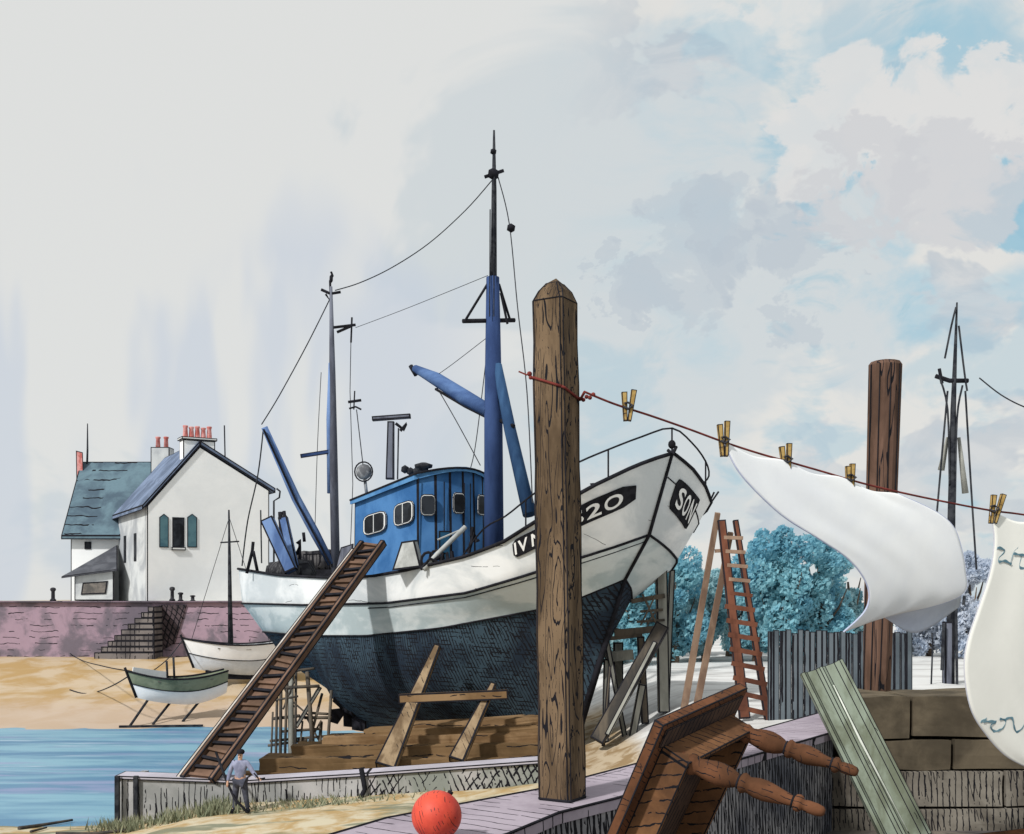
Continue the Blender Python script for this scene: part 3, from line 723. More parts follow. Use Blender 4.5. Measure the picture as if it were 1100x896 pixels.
# main mast
mx = CL(8.04); mt_top = at(532, 298, mx.y).z
m = MB(); m.tube([V((mx.x + .03, mx.y, 6.0)), V((mx.x, mx.y, 12)), V((mx.x - .02, mx.y, mt_top))], [.34, .31, .22], 12); mm = m.build('main_mast', BLM, tw)
m = MB(); m.tube([V((mx.x, mx.y, mt_top - .3)), V((mx.x + .02, mx.y, at(0, 205, mx.y).z)), V((mx.x + .02, mx.y, at(0, 140, mx.y).z))], [.12, .09, .035], 7); m.build('topmast', INK2, mm)
m = MB(); zz = at(0, 187, mx.y).z; m.ball(V((mx.x, mx.y, zz)), .22, 1); m.tube([V((mx.x - .3, mx.y, zz - .1)), V((mx.x + .35, mx.y, zz + .12))], .06, 5); m.ball(V((mx.x, mx.y, at(0, 163, mx.y).z)), .12, 1); m.build('masthead_light', INK, mm)
m = MB(); m.tube([at(497, 345, mx.y - .4), at(553, 344, mx.y + .4)], .075, 6); m.build('crosstree', INK, mm)
for a_, b_ in ((at(500, 344, mx.y - .4), at(525, 303, mx.y)), (at(548, 344, mx.y + .4), at(536, 305, mx.y)), (at(545, 348, mx.y), at(538, 315, mx.y))):
    m = MB(); m.tube([a_, b_], .045, 5); m.build('crosstree_brace', INK, mm)
for px_ in (526.5, 531):
    m = MB(); m.tube([at(px_, 225 if px_ < 530 else 190, mx.y - .15), at(px_ - .5, 340, mx.y - .35)], .02, 4); m.build('halyard', INK2, mm)
m = MB(); m.tube([at(534, 392, mx.y - .1), at(548, 462, 36.6), at(569, 553, 35.6)], [.16, .20, .23], 10); m.build('mast_leg', wash('leg_blue', (58, 88, 122), (42, 66, 98), .6, stretch=(2, 2, .5)), tw)
m = MB(); m.tube([at(538, 452, 36.9), at(552, 458, 36.4)], .07, 6); m.build('leg_bracket', INK, tw)
m = MB(); m.tube([at(526, 442, mx.y + .1), at(500, 427, 38.3), at(470, 408, 39.7), at(446, 396, 40.8)], [.24, .27, .25, .14], 9); bo = m.build('derrick_boom', wash('derrick_blue', (84, 110, 152), (60, 82, 124), .7, stretch=(.6, .6, 2)), tw)
m = MB(); m.tube([at(526, 450, mx.y), at(500, 437, 38.2), at(468, 418, 39.7)], .05, 5); m.build('boom_strap', INK, bo)
m = MB(); m.tube([at(441, 393, 40.9), at(447, 403, 40.8)], .09, 6); m.build('boom_fitting', INK, bo)
def stay(pts, r=.022): m = MB(); m.tube(crom([V(p) for p in pts], 6), r, 4); m.build('stay', INK2, tw)
stay([at(530, 192, mx.y), at(500, 226, 38.6), at(460, 262, 41), at(420, 288, 43), at(386, 304, 44.4), at(360, 312, 45.1)], .024)
stay([at(382, 352, 45), at(430, 334, 43), at(480, 314, 40), at(524, 296, mx.y)], .012)
stay([at(464, 407, 40), at(490, 452, 39), at(516, 500, 38.5)], .022)
stay([at(462, 408, 40), at(485, 392, 39), at(524, 362, mx.y)], .014)
stay([at(535, 190, mx.y), at(547, 240, 36.6), at(556, 330, 35.4), at(566, 420, 34.5), at(572, 540, 33)], .018)
stay([at(527, 345, mx.y), at(512, 470, 38), at(505, 505, 38.6)], .016)
m = MB(); m.ball(at(549, 245, 36.5), .16, 1); m.build('pulley_block', INK, tw)
# mizzen
zx = CL(18.6)
m = MB(); m.tube([V((at(361, 0, zx.y).x, zx.y, 6.2)), at(358, 480, zx.y), at(357, 400, zx.y), at(355.5, 308, zx.y)], [.19, .17, .13, .06], 10); mz = m.build('mizzen_mast', GRM, tw)
m = MB(); m.tube([at(354, 530, zx.y), at(354, 450, zx.y), at(355, 390, zx.y)], [.10, .13, .08], 8); m.build('mast_track', BLL, mz)
m = MB(); q = at(355, 302, zx.y); m.tube([q + V((-.38, 0, -.35)), q + V((0, 0, -.52)), q + V((.42, 0, -.45))], .06, 6); m.tube([at(357, 314, zx.y), at(354, 322, zx.y), at(350, 316, zx.y)], .05, 5); m.tube([q + V((0, 0, -.6)), q + V((-.02, 0, 0)), q + V((.09, 0, .22)), q + V((.02, 0, .38))], .05, 5); m.ball(q + V((.03, 0, .1)), .12, 1, (.7, .7, 1.6)); m.build('mast_lamp', INK, mz)
m = MB(); m.tube([at(357, 352, zx.y), at(382, 349, zx.y)], .06, 5); m.tube([at(362, 357, zx.y), at(378, 350, zx.y)], .06, 5); m.tube([at(378, 341, zx.y), at(377, 368, zx.y)], .04, 5); m.build('crosstree', INK, mz)
m = MB(); m.tube([at(374, 432, zx.y), at(388, 430, zx.y)], .06, 5); m.tube([at(375, 439, zx.y), at(382, 437, zx.y), at(388, 440, zx.y)], .04, 5); m.tube([at(381, 420, zx.y), at(380, 440, zx.y)], .03, 5); m.build('aerial', INK, mz)
m = MB(); m.tube([at(377, 365, zx.y), at(376, 420, zx.y), at(379, 520, zx.y), at(376, 600, zx.y)], .016, 4); m.build('halyard', INK2, mz)
m = MB(); m.tube([at(383, 440, zx.y), at(390, 500, zx.y - 1)], .02, 4); m.build('halyard', INK2, mz)
m = MB(); m.beam(at(323, 490, zx.y - .4), at(355, 485, zx.y), .16, .16); m.build('gaff_arm', BLM, mz, ink=.03)
stay([at(354, 322, zx.y), at(330, 370, 45), at(300, 425, 44.5), at(281, 456, 44)], .024)
stay([at(283, 460, 44), at(277, 510, 44), at(266, 560, 44), at(260, 608, 44)], .028)
stay([at(345, 400, 45), at(341, 480, 45), at(338, 580, 45)], .014)
m = MB(); m.tube([at(284, 459, 44), at(318, 535, 44.8), at(338, 572, 45.1), at(356, 606, 45.2)], [.13, .19, .2, .16], 9); ab = m.build('aft_boom', BLL, tw)
m = MB(); m.tube([at(283, 461, 43.8), at(318, 538, 44.6), at(355, 606, 45.0)], .045, 5); m.build('boom_wire', INK, ab)
# blue gallows posts and small deck gear at the stern
for (a_, b_, w_) in ((at(287, 558, 43), at(313, 614, 42.7), .50), (at(304, 556, 44.4), at(316, 610, 44.0), .36)):
    m = MB(); m.beam(a_, b_, w_, w_, side=(1, 0, 0)); m.build('gallows_post', BLL, tw, ink=.06)
m = MB(); m.tube([at(301, 550, 44.3), at(303, 585, 44.2)], .09, 6); m.tube([at(305, 549, 44.3), at(309, 580, 44.2)], .07, 6); m.build('gallows_sheave', INK, tw)
for p_ in ([at(265, 616, 44.2), at(271, 592, 44.2), at(272, 582, 44.2)], [at(272, 592, 44.2), at(277, 616, 44.2)], [at(318, 596, 44.5), at(322, 588, 44.5), at(322, 580, 44.5), at(319, 584, 44.5)], [at(322, 606, 44.5), at(322, 588, 44.5)], [at(326, 572, 44.5), at(327, 582, 44.5)]):
    m = MB(); m.tube(p_, .065, 6); m.build('deck_fitting', INK, tw)
m = MB(); m.tube([at(280, 548, 44.4), at(281, 605, 44.2)], .03, 5); m.build('ensign_staff', INK2, tw)
m = MB(); m.hexa([at(360, 612, 41.2), at(376, 612, 40.8), at(378, 612, 42), at(362, 612, 42.2), at(366, 588, 41.2), at(379, 584, 40.8), at(380, 584, 42), at(368, 588, 42.2)]); m.build('winch_cover', GRM, tw, ink=.05)
# grey hatch housing and winch before the wheelhouse
HGR = wash('hatch_grey', (150, 152, 150), (178, 180, 178), 1.2)
yh = 35.0
m = MB(); m.hexa([at(421, 613, yh), at(452, 609, yh - .3), at(456, 609, yh + .9), at(430, 611, yh + 1), at(431, 582, yh + .1), at(445, 580, yh - .1), at(448, 580, yh + .8), at(434, 582, yh + .9)]); m.build('hatch_housing', HGR, tw, ink=.06)
m = MB(); m.tube([at(455, 612, 34.4), at(470, 595, 34.6), at(500, 566, 35)], .08, 6); m.tube([at(470, 580, 35), at(498, 568, 35)], .03, 5); m.build('cargo_spar', HGR, tw)
m = MB()
for k in range(2):
    c = at(460 + 9 * k, 603 - 2 * k, 34.6); m.tube([c + V((.22 * math.cos(j * .52), .05 * k, .28 * math.sin(j * .52))) for j in range(13)], .05, 5)
m.tube([at(455, 607, 34.5), at(474, 598, 34.5)], .06, 6); m.tube([at(452, 612, 34.4), at(462, 600, 34.4), at(474, 606, 34.4)], .05, 5); m.build('winch', INK, tw)
for p_ in ([at(474, 604, 34.2), at(476, 594, 34.2), at(480, 594, 34.2), at(481, 602, 34.1)], [at(486, 600, 34), at(485, 592, 34)], [at(503, 594, 34), at(509, 572, 34), at(512, 582, 34), at(515, 580, 34)], [at(506, 576, 34), at(508, 566, 34)]):
    m = MB(); m.tube(p_, .06, 5); m.build('deck_cleat', INK, tw)

# bow rail
rail_a = [.23, .19, .15, .115, .085, .06, .04, .022, .008, 0]
def rp(a, sg, h): 
    p = line('sheer', a, sg); return V((p.x, p.y, p.z + h))
RL = []
m = MB()
hts = [(0, .72), (.05, .92), (.115, .80), (.19, .62), (.23, .05)]
P1 = [rp(a, 1, interp(hts, a)) for a in rail_a]; P2 = [rp(a, -1, interp(hts, a)) for a in rail_a[::-1][1:]]
m.tube(crom(P1 + P2[:6], 3), .028, 5); m.build('bow_rail', INK, tw)
for a in (.19, .115, .06, .022, .0):
    m = MB(); m.tube([rp(a, 1, 0), rp(a, 1, interp(hts, a))], .026, 5); m.build('rail_post', INK, tw)
for a in (.022, .05, .085):
    m = MB(); m.tube([rp(a, -1, 0), rp(a, -1, interp(hts, a))], .026, 5); m.build('rail_post', INK, tw)
m = MB(); q = rp(.05, 1, .02) - r_s * 1.0; m.lathe(q, q + V((0, 0, .5)), [(0, .22), (.2, .12), (.5, .2), (.7, .1), (1, .18)], 9); m.tube([q + V((-.3, 0, .2)), q + V((.3, 0, .3))], .05, 5); m.build('windlass', INK, tw)
m = MB(); q = line('sheer', 0, 1); m.ball(q + V((0, 0, .26)), .11, 2, (1, 1, 1.2)); m.tube([q + V((-.12, 0, .1)), q + V((.03, -.1, -.02)), q + V((.12, 0, .2))], .05, 6); m.build('bow_fairlead', INK, tw)
for dx_ in (.0, .16, .3):
    m = MB(); q = line('sheer', .05, -1); m.tube([q, q + V((.1 + dx_, 0, .55 + .1 * dx_))], .03, 5); m.build('bow_fender_stay', INK, tw)
# name boards: black plates on the bow with white characters
PLB = wash('name_board_black', (26, 26, 30), (40, 40, 44), 3)
LET = wash('letter_white', (232, 232, 230), (222, 222, 220), 3)
def solve_side(px, py, sg):  # hull side coordinates (a, f) under a picture direction
    best = None
    a0, a1, f0, f1 = 0, .3, -.2, 1.0
    for it in range(5):
        for i in range(25):
            for j in range(25):
                a = a0 + (a1 - a0) * i / 24; f = f0 + (f1 - f0) * j / 24
                if a < 0: continue
                p = side_pt(a, f, sg); e_ = (550 + F * p.x / p.y - px) ** 2 + (640 - F * (p.z - H) / p.y - py) ** 2
                if best is None or e_ < best[0]: best = (e_, a, f)
        da, df = (a1 - a0) / 10, (f1 - f0) / 10; a0, a1, f0, f1 = best[1] - da, best[1] + da, best[2] - df, best[2] + df
    return best[1], best[2]
def board(corners, sg, text, tpos, round_l=.12):
    """corners in reading order: lower-left, lower-right, upper-right, upper-left (hull coordinates); bilinear patch"""
    c = [V(q) for q in corners]
    def uv(u, v): q = (c[0] * (1 - u) + c[1] * u) * (1 - v) + (c[3] * (1 - u) + c[2] * u) * v; return q
    def S(u, v, off):
        q = uv(u, v); p = side_pt(max(q.x, 0), q.y, sg); d = .004
        pa = side_pt(max(q.x, 0) + d, q.y, sg) - p; pb = side_pt(max(q.x, 0), q.y + .02, sg) - p
        nn = pa.cross(pb).normalized(); cen = CL(2.0); 
        if nn.dot(r_s * sg) < 0: nn = -nn
        return p + nn * off
    m = MB(); NU = 24
    def vr(u):               # rounded ends
        e0 = min(u, 1 - u); k = min(1, e0 / .07); h = .62 + .38 * math.sqrt(max(0, 1 - (1 - k) ** 2)); return h
    rows = [[S(k / NU, .5 + (j / 4 - .5) * vr(k / NU), .045) for k in range(NU + 1)] for j in range(5)]
    m.grid(rows, smooth=True); back = [[S(k / NU, .5 + (j / 4 - .5) * vr(k / NU), .0) for k in range(NU + 1)] for j in range(5)]
    for A_, B_ in ((rows[0], back[0]), (rows[-1], back[-1]), ([r[0] for r in rows], [r[0] for r in back]), ([r[-1] for r in rows], [r[-1] for r in back])): m.grid([A_, B_], smooth=False)
    bd = m.build('name_board', PLB, tw)
    for ch, u0, u1 in tpos:
        cu = bpy.data.curves.new('char', 'FONT'); cu.body = ch; cu.resolution_u = 6; cu.offset = .02
        ob = bpy.data.objects.new('char', cu); COL.objects.link(ob); bpy.context.view_layer.update()
        me = bpy.data.meshes.new_from_object(ob); bpy.data.objects.remove(ob)
        bb = bmesh.new(); bb.from_mesh(me)
        bmesh.ops.subdivide_edges(bb, edges=[e_ for e_ in bb.edges if e_.calc_length() > .15], cuts=2, use_grid_fill=False)
        x0_ = min(v.co.x for v in bb.verts); x1_ = max(v.co.x for v in bb.verts); y0_ = min(v.co.y for v in bb.verts); y1_ = max(v.co.y for v in bb.verts)
        for v in bb.verts:
            uu = u0 + (u1 - u0) * (v.co.x - x0_) / max(x1_ - x0_, .05); vv = .17 + .66 * (v.co.y - y0_) / (y1_ - y0_)
            v.co = S(uu, vv, .06)
        for f in bb.faces: f.material_index = 0
        mb = MB(); mb.b.free(); mb.b = bb; mb.build('letter', LET, bd, fix=False)
Q = [solve_side(*q) for q in ((553, 600, 1), (682, 540, 1), (683, 517, 1), (551, 581, 1))]
board(Q, 1, '', [('I', .025, .05), ('V', .075, .20), ('N', .25, .38), ('I', .685, .70), ('S', .715, .785), ('2', .80, .87), ('O', .885, .955)])
Q = [(.004, .42), (.021, .38), (.021, .82), (.004, .80)]
board(Q, -1, '', [('S', .10, .32), ('O', .38, .60), ('N', .66, .90)])
# hawse plate lines on the port bow
m = MB(); m.tube([side_pt(a, .72 - 2.2 * a, -1) - r_s * .03 for a in (0, .004, .008, .013, .02, .028, .035, .043, .05)], .022, 5); m.build('port_strake', INK, tw)
m = MB(); q = side_pt(.02, .78, 1) + r_s * .03; m.tube([q + V((-.15, 0, -.03)), q, q + V((.2, 0, .04))], .04, 5); m.build('hawse_pipe', INK, tw)

# rudder and propeller
m = MB(); m.prism([at(377, 742, 41.8), at(392, 745, 41.4), at(392, 786, 41.4), at(378, 784, 41.8)], V((.05, .1, 0))); m.build('rudder', INK, tw)
m = MB(); q = at(370, 762, 41.9)
m.tube([q + V((.5, -.5, 0)), q], [.22, .12], 10)
for k in range(4):
    a_ = k * math.pi / 2 + .5; d1 = V((.643 * 0, 0, 1)) * math.cos(a_) + r_s * math.sin(a_)
    sd_ = V((0, 0, 1)) * -math.sin(a_) + r_s * math.cos(a_)
    m.prism([q + d1 * .1 - sd_ * .12, q + d1 * .55 - sd_ * .35, q + d1 * .82, q + d1 * .55 + sd_ * .3, q + d1 * .1 + sd_ * .12], u_f * .05 + sd_ * .02)
m.build('propeller', INK, tw)

# ------------------------------------------------------------------ cradle timbers, shores and trestles
TMB = wash('baulk_brown', (122, 98, 70), (98, 78, 54), .6, hatches=[((0, .1, 1), .32, .05, .8, .45)], edge=(.4, .62))
TMP = wash('baulk_pale', (142, 116, 86), (108, 84, 58), .7, hatches=[((0, .1, 1), .3, .05, .8, .45)])
ti = 0
TL = [('longest bottom timber baulk of the slipway pile', (284, 823), (592, 826), 33.2, .62, TMB), ('second timber baulk up, its left end before the stern trestle', (318, 808), (590, 806), 34.0, .5, TMB),
      ('third timber baulk up in the slipway pile', (352, 797), (588, 793), 34.4, .42, TMP), ('fourth timber baulk up, below the topmost one', (395, 790), (586, 784), 34.7, .42, TMB), ('topmost timber baulk against the dark keel', (428, 784), (586, 775), 35.0, .4, TMP)]
for lab, a_, b_, Y_, h_, mt in TL:
    m = MB(); p0, p1 = at(a_[0], a_[1], Y_), at(b_[0], b_[1], Y_ - .5)
    m.beam(p0, p1, 1.1, h_, side=(0, 1, 0)); bmesh.ops.subdivide_edges(m.b, edges=m.b.edges, cuts=3, use_grid_fill=True)
    o = m.build('timber_baulk', mt, None, jit=.07, ink=0)
    tag(o, lab, 'timber', 'timber baulks of the slipway pile')
m = MB(); p0, p1 = at(262, 833, 32.6), at(330, 832, 32.8); m.beam(p0, p1, .5, .2, side=(0, 1, 0)); tag(m.build('timber_baulk', TMP, jit=.03), 'thin pale plank lying left of the pile beside the standing man', 'timber', 'timber baulks of the slipway pile')
SHO = wash('shore_timber', (150, 130, 104), (104, 86, 66), 1.2, stretch=(2, 2, .5), hatches=[((1, .3, .3), .16, .05, .8, .4)])
for lab, a_, b_, w0, w1 in (('longer leaning shore prop against the dark hull', at(414, 825, 32.0), at(470, 694, 34.3), .62, .22), ('shorter leaning shore prop nearer the great wooden post', at(490, 818, 31.8), at(530, 735, 33.6), .46, .2)):
    m = MB(); m.beam(a_, b_, w0, w0 * .6, side=(1, 0, 0), w1=w1, h1=w1); tag(m.build('shore_prop', SHO, ink=.05), lab, 'prop', 'shore props against the hull')
m = MB(); m.beam(at(428, 751, 33.1), at(546, 746, 33.0), .12, .3, side=(0, 1, 0)); tag(m.build('cross_plank', TMP, ink=.05), 'horizontal plank fixed across the two shore props', 'plank')
SCF = wash('scaffold_grey', (150, 150, 142), (110, 110, 104), .9, stretch=(2, 2, .4))
SCD = wash('scaffold_dark', (62, 60, 58), (96, 88, 78), .9, stretch=(2, 2, .4))
st = thing('stern_trestle', 'spindly grey pole trestle standing under the trawler stern', 'trestle', at(325, 815, 40.5))
for a_, b_, r_ in (((296, 832), (298, 728), .05), ((301, 826), (302, 720), .06), ((313, 826), (312, 712), .11), ((317, 826), (318, 716), .05), ((330, 806), (346, 745), .05), ((343, 806), (345, 776), .07), ((346, 806), (347, 796), .06), ((322, 806), (325, 775), .04), ((306, 818), (309, 700), .05), ((336, 800), (330, 722), .08), ((352, 800), (356, 742), .06), ((291, 820), (293, 765), .04)):
    m = MB(); m.tube([at(a_[0], a_[1], 39.5), at(b_[0], b_[1], 40.5)], r_, 6); m.build('upright', SCF if r_ > .1 else SCD, st)
for a_, b_, r_ in (((297, 739), (343, 737), .06), ((294, 772), (322, 769), .06), ((327, 771), (356, 771), .06), ((335, 766), (352, 767), .05), ((290, 796), (360, 790), .05), ((288, 801), (330, 795), .05), ((325, 808), (350, 804), .06), ((296, 752), (320, 748), .04), ((300, 786), (345, 783), .05), ((305, 722), (338, 718), .05)):
    m = MB(); m.tube([at(a_[0], a_[1], 40.2), at(b_[0], b_[1], 40.0)], r_, 6); m.build('ledger', SCD, st)
m = MB(); m.beam(at(318, 781, 40), at(344, 738, 40.2), .2, .14); m.build('diagonal_brace', SCF, st, ink=.04)
for a_, b_ in (((310, 750), (332, 769)), ((303, 735), (316, 760)), ((316, 732), (304, 762)), ((330, 772), (345, 800)), ((345, 774), (328, 806))):
    m = MB(); m.tube([at(a_[0], a_[1], 40.1), at(b_[0], b_[1], 40.1)], .035, 5); m.build('diagonal_brace', SCD, st)
bt = thing('bow_trestle', 'rough wooden trestle with slanting baulk standing beneath the bow', 'trestle', at(690, 790, 33))
for a_, b_, w_, mt, Y0 in (((713, 765), (710, 604), .34, SCF, 34), ((716, 720), (722, 612), .18, SCF, 35.5), ((648, 795), (655, 715), .10, SCD, 33), ((650, 765), (652, 708), .2, SCF, 33.5), ((672, 796), (652, 690), .16, SCF, 33.4), ((678, 798), (690, 735), .22, SCF, 33.2), ((693, 772), (688, 684), .22, SCD, 33.6), ((664, 742), (664, 690), .3, SCF, 34.5)):
    m = MB(); p = at(a_[0], a_[1], Y0); g0 = ground_z(p.x, p.y); p.z = min(p.z, g0 + .05) if p.z - g0 < 1.2 else p.z
    m.beam(p, at(b_[0], b_[1], Y0), w_, w_, side=(1, 0, 0)); m.build('upright', mt, bt, ink=.04)
for a_, b_, w_ in (((678, 646), (714, 640), .14), ((688, 657), (712, 655), .08), ((684, 668), (714, 666), .08), ((660, 680), (702, 676), .2), ((655, 686), (690, 682), .12), ((660, 676), (690, 682), .1), ((650, 706), (680, 703), .3)):
    m = MB(); m.beam(at(a_[0], a_[1], 33.8), at(b_[0], b_[1], 33.8), w_, w_); m.build('ledger', SCD if w_ < .25 else SCF, bt, ink=.0)
for a_, b_, w_ in (((690, 638), (706, 672), .06), ((688, 672), (704, 640), .05), ((700, 676), (708, 668), .06)):
    m = MB(); m.beam(at(a_[0], a_[1], 33.7), at(b_[0], b_[1], 33.7), w_, w_); m.build('brace', SCD, bt)
m = MB(); m.beam(at(641, 796, 32.6), at(712, 672, 33.3), .42, .3, side=(1, 0, .5)); m.build('slanting_baulk', SCD, bt, ink=.04)
m = MB(); m.beam(at(652, 790, 32.5), at(704, 690, 33.1), .14, .2, side=(1, 0, .5)); m.build('slanting_batten', SCF, bt, ink=.03)

# gangway
GW = wash('gangway_brown', (116, 92, 78), (88, 70, 58), .8, stretch=(1, 1, 1), fine=.1)
gw = thing('gangway', 'long brown ribbed gangway with white side board leaning on the trawler rail', 'gangway', at(210, 836, 31))
gb, gt = at(212, 838, 31.2), at(401, 583, 36.6); gd = (gt - gb); gs = V((gd.y, -gd.x, 0)).normalized(); gs = V((.92, -.39, 0)).normalized()
gn = gs.cross(gd).normalized()
if gn.z < 0: gn = -gn
hw0, hw1 = .50, .40
for sg in (-1, 1):
    m = MB(); m.beam(gb + gs * hw0 * sg, gt + gs * hw1 * sg, .16, .24, side=gs); m.build('side_rail', GW, gw, ink=.045)
m = MB(); m.hexa([gb - gs * hw0 * .83 - gn * .10, gb + gs * hw0 * .83 - gn * .10, gb + gs * hw0 * .83 - gn * .05, gb - gs * hw0 * .83 - gn * .05, gt - gs * hw1 * .8 - gn * .10, gt + gs * hw1 * .8 - gn * .10, gt + gs * hw1 * .8 - gn * .05, gt - gs * hw1 * .8 - gn * .05])
m.build('walkway_board', GW, gw)
NR = 34
for k in range(NR):
    f = (k + .6) / NR; p = gb + gd * f; hw = hw0 + (hw1 - hw0) * f; tw_ = random.uniform(-.08, .08)
    m = MB(); m.beam(p - gs * hw * .84 + gd.normalized() * tw_, p + gs * hw * .84 - gd.normalized() * tw_, .09, .09, side=gd.normalized()); m.build('tread', INK if k % 3 else GW, gw)
m = MB(); q = -gs * (hw0 + .19); m.beam(gb + q - gd * .005, gt - gs * (hw1 + .17) - gd * .03, .18, .06, side=gs); m.build('side_board', wash('side_board_pale', (196, 192, 186), (168, 158, 148), .9), gw, ink=.035)

# near plank wall
PLK = wash('palisade_grey', (172, 171, 171), (136, 137, 136), .5, hatches=[((1, -.1, 0), .17, .085, .5, .60), ((1, -.1, .12), .3, .05, .6, .45)], edge=(.4, .62))
PLX = wash('palisade_crossed', (172, 168, 168), (128, 132, 126), .5, hatches=[((1, -.1, .45), .17, .13, .9, .62), ((1, 0, -.7), .19, .12, .9, .58), ((1, 0, 0), .2, .08, .5, .5)], edge=(.4, .62))
CAPM = wash('cap_lilac', (180, 176, 186), (166, 162, 170), .5)
pw = thing('plank_wall', 'low grey wall of upright planks with pale cap behind the standing man', 'wall', at(350, 860, 30.6))
segs = [((126, 832), (142, 893), 31.6), ((262, 837), (262, 872), 31.0), ((395, 829), (395, 858), 30.5), ((590, 815), (590, 862), 29.7)]
for i in range(3):
    (t0, b0, Y0), (t1, b1, Y1) = segs[i], segs[i + 1]
    T0, T1 = at(t0[0], t0[1] + 5, Y0), at(t1[0], t1[1] + 5, Y1)
    Bq0, Bq1 = V((T0.x, T0.y, at(0, b0[1], Y0).z - .5)), V((T1.x, T1.y, at(0, b1[1], Y1).z - .5))
    m = MB(); dv = V((0, .35, 0)); m.prism([Bq0 + V((.003 * i, 0, 0)), Bq1, T1, T0 + V((.003 * i, 0, 0))], dv); m.build('plank_face', PLX if i == 2 else PLK, pw)
    m = MB(); c0, c1 = T0 + V((-.05 if i == 0 else .004, -.06, .005)), T1 + V((0, -.06, .005)); w_ = V((0, .85, 0)); z_ = V((0, 0, .10)); m.hexa([c0, c1, c1 + w_, c0 + w_, c0 + z_, c1 + z_, c1 + w_ + z_, c0 + w_ + z_]); m.build('cap_board', CAPM, pw, ink=.045)
T0 = at(126, 837, 31.6); m = MB(); m.prism([V((T0.x - .02, T0.y + .36, -1)), V((T0.x - .02, T0.y + 2.2, -1)), V((T0.x - .02, T0.y + 2.2, T0.z - .1)), V((T0.x - .02, T0.y + .36, T0.z - .02))], (.2, 0, 0)); m.build('return_face', PLK, pw)
for px_ in (126, 146):
    m = MB(); p = at(px_, 838, 31.4); m.beam(V((p.x, p.y - .0, -.9)), V((p.x, p.y, p.z + .12)), .12, .12, side=(1, 0, 0)); m.build('corner_post', INK2, pw)
m = MB(); m.tube([at(388, 825, 30.45), at(392, 848, 30.4), at(386, 860, 30.3)], .07, 6); m.build('iron_strap', INK, pw)

# ------------------------------------------------------------------ standing man
def skin_person(name, joints, bones, mats, parent, root='pelvis', sub=1):
    me = bpy.data.meshes.new(name); names = list(joints)
    org = V(parent.location)
    me.from_pydata([V(joints[k][0]) - org for k in names], [(names.index(a), names.index(b)) for a, b in bones], [])
    o = bpy.data.objects.new(name, me); COL.objects.link(o); o.parent = parent
    sk = o.modifiers.new('skin', 'SKIN'); sk.use_smooth_shade = True
    if not me.skin_vertices: pass
    for i, k in enumerate(names):
        d = me.skin_vertices[0].data[i]; r = joints[k][1]; d.radius = r if isinstance(r, tuple) else (r, r); d.use_root = (k == root)
    ss = o.modifiers.new('smooth', 'SUBSURF'); ss.levels = sub; ss.render_levels = sub
    me.materials.append(mats)
    return o
fx = at(258, 866, 29.6); gz = ground_z(fx.x, fx.y); base = V((fx.x, fx.y, gz))
man = tag(bpy.data.objects.new('person', None), 'man in pale work clothes and dark cap standing with feet apart, one arm out', 'person'); COL.objects.link(man); man.location = base
def J(x, y, z): return base + V((x, y, z)) * .96
CLO = wash('work_clothes', (150, 154, 178), (118, 122, 146), 3.0, fine=.08)
SKN = wash('skin', (206, 168, 144), (190, 150, 128), 5)
jt = {'pelvis': (J(0, 0, .92), (.15, .11)), 'waist': (J(0, 0, 1.08), (.135, .10)), 'chest': (J(0, 0, 1.32), (.17, .12)), 'neckb': (J(0, 0, 1.46), (.08, .08)), 'neck': (J(0, -.01, 1.53), (.055, .055)),
      'skull': (J(.01, -.02, 1.64), (.082, .095)), 'crown': (J(.01, -.01, 1.72), (.06, .07)),
      'shL': (J(.19, 0, 1.42), .065), 'elL': (J(.36, -.06, 1.18), .048), 'wrL': (J(.52, -.16, 1.02), .032), 'haL': (J(.58, -.19, .99), .034), 'fiL': (J(.66, -.22, .97), .018), 'fjL': (J(.65, -.17, .99), .015), 'thL': (J(.60, -.23, 1.04), .014), 'fkL': (J(.64, -.25, .95), .014),
      'shR': (J(-.19, 0, 1.42), .065), 'elR': (J(-.29, 0, 1.14), .048), 'wrR': (J(-.33, -.07, .90), .032), 'haR': (J(-.34, -.09, .83), .034), 'fiR': (J(-.34, -.10, .74), .018), 'fjR': (J(-.36, -.08, .75), .015), 'thR': (J(-.31, -.12, .79), .014), 'fkR': (J(-.32, -.10, .75), .014),
      'hipL': (J(.10, 0, .88), .10), 'knL': (J(.16, -.03, .50), .066), 'anL': (J(.22, 0, .10), .045), 'toL': (J(.25, -.17, .05), .045),
      'hipR': (J(-.10, 0, .88), .10), 'knR': (J(-.13, -.02, .50), .066), 'anR': (J(-.16, 0, .10), .045), 'toR': (J(-.19, -.17, .05), .045)}
bn = [('pelvis', 'waist'), ('waist', 'chest'), ('chest', 'neckb'), ('neckb', 'neck'), ('neck', 'skull'), ('skull', 'crown')]
for s in 'LR': bn += [('chest', 'sh' + s), ('sh' + s, 'el' + s), ('el' + s, 'wr' + s), ('wr' + s, 'ha' + s), ('ha' + s, 'fi' + s), ('ha' + s, 'fj' + s), ('ha' + s, 'th' + s), ('ha' + s, 'fk' + s), ('pelvis', 'hip' + s), ('hip' + s, 'kn' + s), ('kn' + s, 'an' + s), ('an' + s, 'to' + s)]
skin_person('body', jt, bn, SKN, man)
def garment(name, keys, bones, grow, mat, root):
    j2 = {k: (jt[k][0], tuple(v + grow for v in jt[k][1]) if isinstance(jt[k][1], tuple) else jt[k][1] + grow) for k in keys}
    return skin_person(name, j2, bones, mat, man, root)
